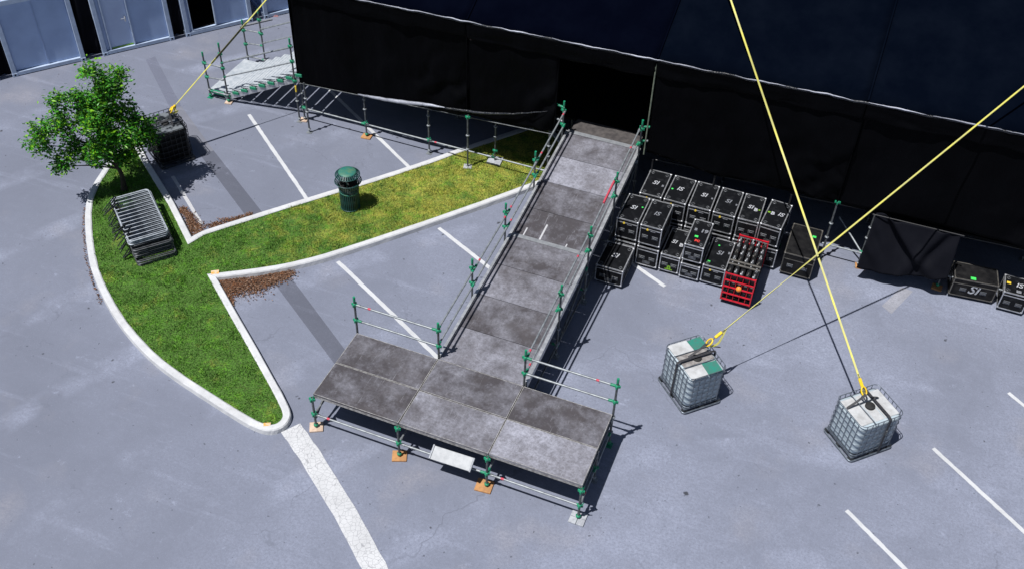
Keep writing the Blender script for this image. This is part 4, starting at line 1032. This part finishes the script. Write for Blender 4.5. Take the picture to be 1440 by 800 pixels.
def ribbon(pts, width, thick, ang, nrm=Vector((0, 0, 1))):
    pts = [Vector(p) for p in pts]; n = len(pts); bb = B(); vs = []
    for i, p in enumerate(pts):
        t = (pts[min(n-1, i+1)]-pts[max(0, i-1)]).normalized()
        sd = t.cross(nrm)
        if sd.length < 1e-3: sd = t.cross(Vector((1, 0, 0)))
        sd.normalize(); un = sd.cross(t)
        a = ang(i/(n-1)); s = sd*math.cos(a)+un*math.sin(a); u = -sd*math.sin(a)+un*math.cos(a)
        wv = width(i/(n-1)) if callable(width) else width
        for e, f in ((-1, -1), (1, -1), (1, 1), (-1, 1)): vs.append(p+s*e*wv/2+u*f*thick/2)
    fs = [(4*i+k, 4*i+(k+1) % 4, 4*i+4+(k+1) % 4, 4*i+4+k) for i in range(n-1) for k in range(4)]+[(3, 2, 1, 0), (4*n-4, 4*n-3, 4*n-2, 4*n-1)]
    return bb.add(vs, fs)
def lash(tank, off, axis, label, mat='strap_black', w=.06):
    """black lashing over a tank, running across local axis"""
    c = root('lashing_strap', tank.location, label, 'strap', 'lashing straps around the tanks', tank.rotation_euler.z)
    h = (.49 if axis == 'y' else .58)+.02
    loop_ = [(-h-.01, .07), (-h, .6), (-h, 1.17), (-h*.8, 1.2), (-.1, 1.2), (.1, 1.2), (h*.8, 1.2), (h, 1.17), (h, .6), (h+.01, .07)]
    P = [(off, s, z) if axis == 'y' else (s, off, z) for s, z in loop_]
    nr = Vector((1, 0, 0)) if axis == 'y' else Vector((0, 1, 0))
    ribbon(P, w, .006, lambda t: math.pi/2, nr).obj('strap_loop', mat, c)
    B().box((off, -h-.012, .75) if axis == 'y' else (-h-.012, off, .75), (.05, .03, .14) if axis == 'y' else (.03, .05, .14), None, .008).obj('ratchet', 'galv_dark', c)
    return c
lash(ibcR, .16, 'y', 'black lashing strap wrapped over the right white tank')
lash(ibcL, .02, 'y', 'black lashing strap wrapped over the tank with green sheets')
lash(ibcB, .05, 'y', 'black lashing strap wrapped over the black tank')

def guy(label, a, bnd, sag, ang, w, lo, hook_len=.55, dark=None):
    a, bnd = Vector(a), Vector(bnd)
    c = root('guy_strap', a, label, 'strap', 'yellow guy straps holding down the tent')
    n = 90; d = bnd-a; u = d.normalized(); P = []
    for i in range(n+1):
        t = i/n; p = d*t; p = p+Vector((0, 0, -sag*4*t*(1-t))); P.append(p)
    k0 = max(1, int(n*hook_len/d.length))
    k1 = int(n*dark[0]) if dark else n; k2 = int(n*dark[1]) if dark else n
    for (i0, i1, mt) in ((k0, k1, 'webbing'), (k1, k2, 'webbing_dark'), (k2, n, 'webbing')):
        if i1 > i0: ribbon(P[i0:i1+1], lambda t, i0=i0, i1=i1: w, .012, lambda t, i0=i0, i1=i1: ang((i0+(i1-i0)*t)/n)).obj('webbing', mt, c)
    # ratchet tail and shackle near the anchor
    q = u.to_track_quat('Z', 'Y')
    sh = B().path([q @ Vector((.06*math.cos(t), .06*math.sin(t)*.5, .1+.1*math.sin(t))) for t in [k*math.pi/6 for k in range(12)]], .02, 6, True)
    sh.obj('shackle', 'hook_yellow', c)
    B().box(u*(hook_len*.6), (.07, .05, .2), q.to_matrix(), .01).obj('ratchet', 'hook_yellow', c)
    tail = [u*(hook_len*.95), u*(hook_len*.7)+Vector((.05, -.02, -.1)), u*.3+Vector((.07, -.04, -.16)), u*.12+Vector((.03, -.03, -.12))]
    ribbon(catmull(tail, 5), .05, .006, lambda t: .9*t+.5).obj('loose_tail', 'webbing', c)
    B().tube(u*.04, u*hook_len, .016, 6).obj('anchor_cord', 'webbing_dark' if lo else 'strap_black', c)
    # sling legs from the shackle down to the lashing
    for e in (-1, 1):
        sl_ = [Vector((0, 0, .05)), Vector((e*.12, e*.12, -.1)), Vector((e*.3, e*.3, -.23))] if lo else [Vector((0, 0, .05)), Vector((e*.12, -e*.12, -.1)), Vector((e*.26, -e*.26, -.22))]
        ribbon(catmull(sl_, 5), .05, .008, lambda t: .3).obj('sling_leg', 'strap_black', c)
    return c
guy('long yellow guy strap rising from the right tank over the tent eave', (11.19, 4.46, 1.38), (4.67, 13.2, 6.97), .02, lambda t: 0.25 + (.85 if .45 < t < .85 else 0)*math.sin(math.pi*min(1, max(0, (t-.45)/.4))), .044, True, .5)
guy('yellow guy strap crossing the other, from the tank with green sheets to the right', (7.6, 4.55, 1.40), (14.47, 12.96, 7.54), .02, lambda t: 1.35 if t < .16 else (1.35-(t-.16)*9 if t < .28 else .27), .044, True, .62)
guy('yellow guy strap from the black tank up past the stairs', (-8.96, 7.5, 1.38), (-5.6, 12.75, 6.1), .02, lambda t: .3 if t < .2 else (1.35 if .24 < t < .44 else .25), .07, False, .3, dark=(.27, .42))

# ------------------------------------------------------------------ stack of crowd barriers
def barrier_meshes():
    Lb, Wb = 2.0, 1.0
    fr = B().path(rrect(Lb/2, Wb/2, .09, 0), .019, 6, True).mesh('frame', 'barrier')
    bar = B().tube((0, -Wb/2, 0), (0, Wb/2, 0), .0145, 6).mesh('bar', 'barrier')
    ft = B().path([(0, 0, 0), (0, -.12, .0), (-.0, -.2, .03), (.0, -.2, .28), (0, -.2, -.25)], .016, 6).mesh('foot', 'barrier_old')
    return fr, bar, ft
BF, BB, BFT = barrier_meshes(); BF2 = BF.copy(); BF2.materials.clear(); BF2.materials.append(MAT['barrier_old']); BB2 = BB.copy(); BB2.materials.clear(); BB2.materials.append(MAT['barrier_old'])
NB = 12
ang0 = math.atan2(2.95-4.17, -7.08+8.57)
dirL = Vector((math.cos(ang0), math.sin(ang0), 0)); dirW = Vector((-dirL.y, dirL.x, 0))
top_c = Vector((-7.51, 3.92, 0))
for k in range(NB):   # k = 0 lowest
    z = .13+.054*k; f = 1-k/(NB-1)
    sh = dirL*(.155*round(2.3*f**1.5)+R.uniform(-.004, .004))+dirW*(.06*f+R.uniform(-.015, .015)-.02*f)
    ORD = ['topmost', 'second', 'third', 'fourth', 'fifth', 'sixth', 'seventh', 'eighth', 'ninth', 'tenth', 'eleventh', 'lowest']
    q_ = ORD[NB-1-k]
    lb = 'topmost bright galvanised crowd barrier of the flat stack on the lawn' if k == NB-1 else ('lowest dull crowd barrier of the flat stack, lying on the grass' if k == 0 else ('galvanised' if k >= NB-3 else 'dull')+' crowd barrier, '+q_+' from the top of the flat stack on the lawn')
    c = root('crowd_barrier', top_c+sh+Vector((0, 0, z)), lb, 'barrier', 'crowd barriers stacked on the lawn', ang0+R.uniform(-.02, .02))
    new = k >= NB-3  # top layers stay plain galvanised, those below get the painted shade tone
    new_obj('frame', BF if new else BF2, c)
    nb = 13
    for i in range(nb):
        x = -.93+1.86*i/(nb-1); new_obj('bar', BB if new else BB2, c, (x, 0, 0))
    for x in (-.62, .55): new_obj('foot', BFT, c, (x+R.uniform(-.05, .05), -.5+R.uniform(0, .06), 0), (R.uniform(-.2, .2)-.9, 0, R.uniform(-.3, .3)))

# ------------------------------------------------------------------ litter bin
bi = root('litter_bin', (-2.98, 7.12, .105), 'round dark green slatted litter bin with a domed lid on the grass', 'bin')
NSL = 30
sl_m = B(); pr_ = [(.255, .03), (.265, .3), (.265, .72), (.29, .84), (.36, .93)]
for (ra, za), (rb, zb) in zip(pr_[:-1], pr_[1:]):
    sl_m.add([(ra-.004, -.017, za), (ra-.004, .017, za), (ra+.006, .017, za), (ra+.006, -.017, za), (rb-.004, -.017, zb), (rb-.004, .017, zb), (rb+.006, .017, zb), (rb+.006, -.017, zb)],
             [(0, 1, 5, 4), (1, 2, 6, 5), (2, 3, 7, 6), (3, 0, 4, 7)])
slm = sl_m.mesh('slat', 'bin')
for k in range(NSL): new_obj('slat', slm, bi, rot=(0, 0, 2*math.pi*k/NSL))
B().lathe([(.235, .02), (.235, .86), (.225, .86), (.225, .04), (0, .04)], 28).obj('liner', 'rubber', bi)
for z, r in ((.045, .262), (.70, .272), (.935, .362)):
    B().path([(r*math.cos(t*math.pi/16), r*math.sin(t*math.pi/16), z) for t in range(32)], .013, 6, True).obj('hoop', 'bin', bi)
# tilted lighter collar band
B().lathe([(.272, -.025), (.276, -.025), (.276, .025), (.272, .025)], 28).obj('band', 'bin_lid', bi, (0, 0, .62), (math.radians(4), math.radians(5), 0))
for k in range(4):
    a = k*math.pi/2+.4; B().tube((.24*math.cos(a), .24*math.sin(a), .84), (.24*math.cos(a), .24*math.sin(a), 1.16), .012, 6).obj('lid_post', 'bin', bi)
lid = B().lathe([(0, 1.27), (.12, 1.265), (.22, 1.245), (.25, 1.225), (.25, 1.2), (0, 1.2)], 28).obj('lid', 'bin_lid', bi)
ls = B().add([(.245, -.016, 1.232), (.245, .016, 1.232), (.335, .016, 1.15), (.335, -.016, 1.15), (.24, -.016, 1.222), (.24, .016, 1.222), (.33, .016, 1.14), (.33, -.016, 1.14)], [(0, 3, 2, 1), (4, 5, 6, 7), (0, 1, 5, 4), (1, 2, 6, 5), (2, 3, 7, 6), (3, 0, 4, 7)]).mesh('lid_slat', 'bin')
for k in range(NSL): new_obj('lid_slat', ls, lid, rot=(0, 0, 2*math.pi*k/NSL))
B().path([(.335*math.cos(t*math.pi/16), .335*math.sin(t*math.pi/16), 1.145) for t in range(32)], .011, 6, True).obj('lid_hoop', 'bin', lid)

# ------------------------------------------------------------------ tree
tr = root('small_tree', (-9.15, 5.25, .1), 'small bushy green tree growing in the tip of the lawn island', 'tree')
lobes = [(.25, .21, 3.5, .34), (.02, -.03, 3.85, .26), (.47, .43, 3.62, .26), (.2, .1, 3.15, .38), (-.65, -.73, 3.15, .3), (-.33, -.39, 3.2, .3), (-.1, -.15, 2.9, .42), (-1.05, -1.1, 2.42, .32), (-1.18, -1.22, 2.02, .3), (-.72, -.76, 2.48, .4), (-.16, -.22, 2.45, .5),
         (.33, .3, 2.4, .45), (.59, .56, 2.02, .4), (.68, .66, 1.62, .34), (.42, .4, 1.45, .3), (-.87, -.95, 1.45, .28), (-1.0, -1.05, 1.2, .2), (-.56, -.63, 1.72, .38), (-.04, -.1, 1.75, .42),
         (.5, -.5, 2.3, .38), (-.45, .5, 2.4, .4), (.3, -.65, 2.8, .3), (-.2, .55, 3.0, .3), (.75, -.05, 2.0, .32), (-.7, .3, 2.1, .34), (.2, -.75, 1.9, .3), (.15, -.15, 1.35, .34), (-.3, -.35, 1.35, .3), (.3, .1, 1.2, .26)]
tb = B(); tb.path([Vector(p) for p in catmull([(0, 0, 0), (.03, .02, .5), (-.02, .0, 1.0), (.0, .02, 1.6), (-.05, 0, 2.3), (0, .05, 3.1)], 5)], lambda t: .075*(1-.8*t)+.03*max(0, 1-t*8), 9)
for lx, ly, lz, lr in lobes:
    z0 = min(2.4, max(.75, lz*.5)); mid = Vector((lx*.5, ly*.5, (z0+lz)*.5+.08))
    tb.path(catmull([(-.0, 0, z0), mid, (lx, ly, lz)], 5), lambda t: .028*(1-.75*t), 5)
tb.obj('trunk', 'bark', tr)
vs = []; fs = []
def leaf(p, s):
    q = Quaternion((R.gauss(0, 1), R.gauss(0, 1), R.gauss(0, 1)+.01), R.uniform(0, 6.28)) if R.random() < .5 else Quaternion((0, 0, 1), R.uniform(0, 6.28)) @ Quaternion((1, 0, 0), R.uniform(-.9, .9))
    k = len(vs)
    for c in ((-s, 0, 0), (-.2*s, -.42*s, .1*s), (s, 0, -.15*s), (-.2*s, .42*s, .1*s)):
        v = q @ Vector(c); vs.append((p.x+v.x, p.y+v.y, p.z+v.z))
    fs.append((k, k+1, k+2)); fs.append((k, k+2, k+3))
for lx, ly, lz, lr in lobes:
    nt_ = int(58*(lr/.45)**2)
    for _ in range(nt_):
        d = Vector((R.gauss(0, 1), R.gauss(0, 1), R.gauss(0, .85))).normalized()*lr*(R.random()**.45)
        c = Vector((lx, ly, lz))+d*(1+.25*fbm(d.x*4+lx, d.y*4, d.z*4))
        cr_ = R.uniform(.06, .13)
        for _ in range(R.randrange(11, 22)):
            leaf(c+Vector((R.gauss(0, cr_), R.gauss(0, cr_), R.gauss(0, cr_*.7))), R.uniform(.032, .078))
g = B(); g.v = vs; g.f = fs; g.sm = [False]*len(fs)
g.obj('crown', 'leaf', tr)
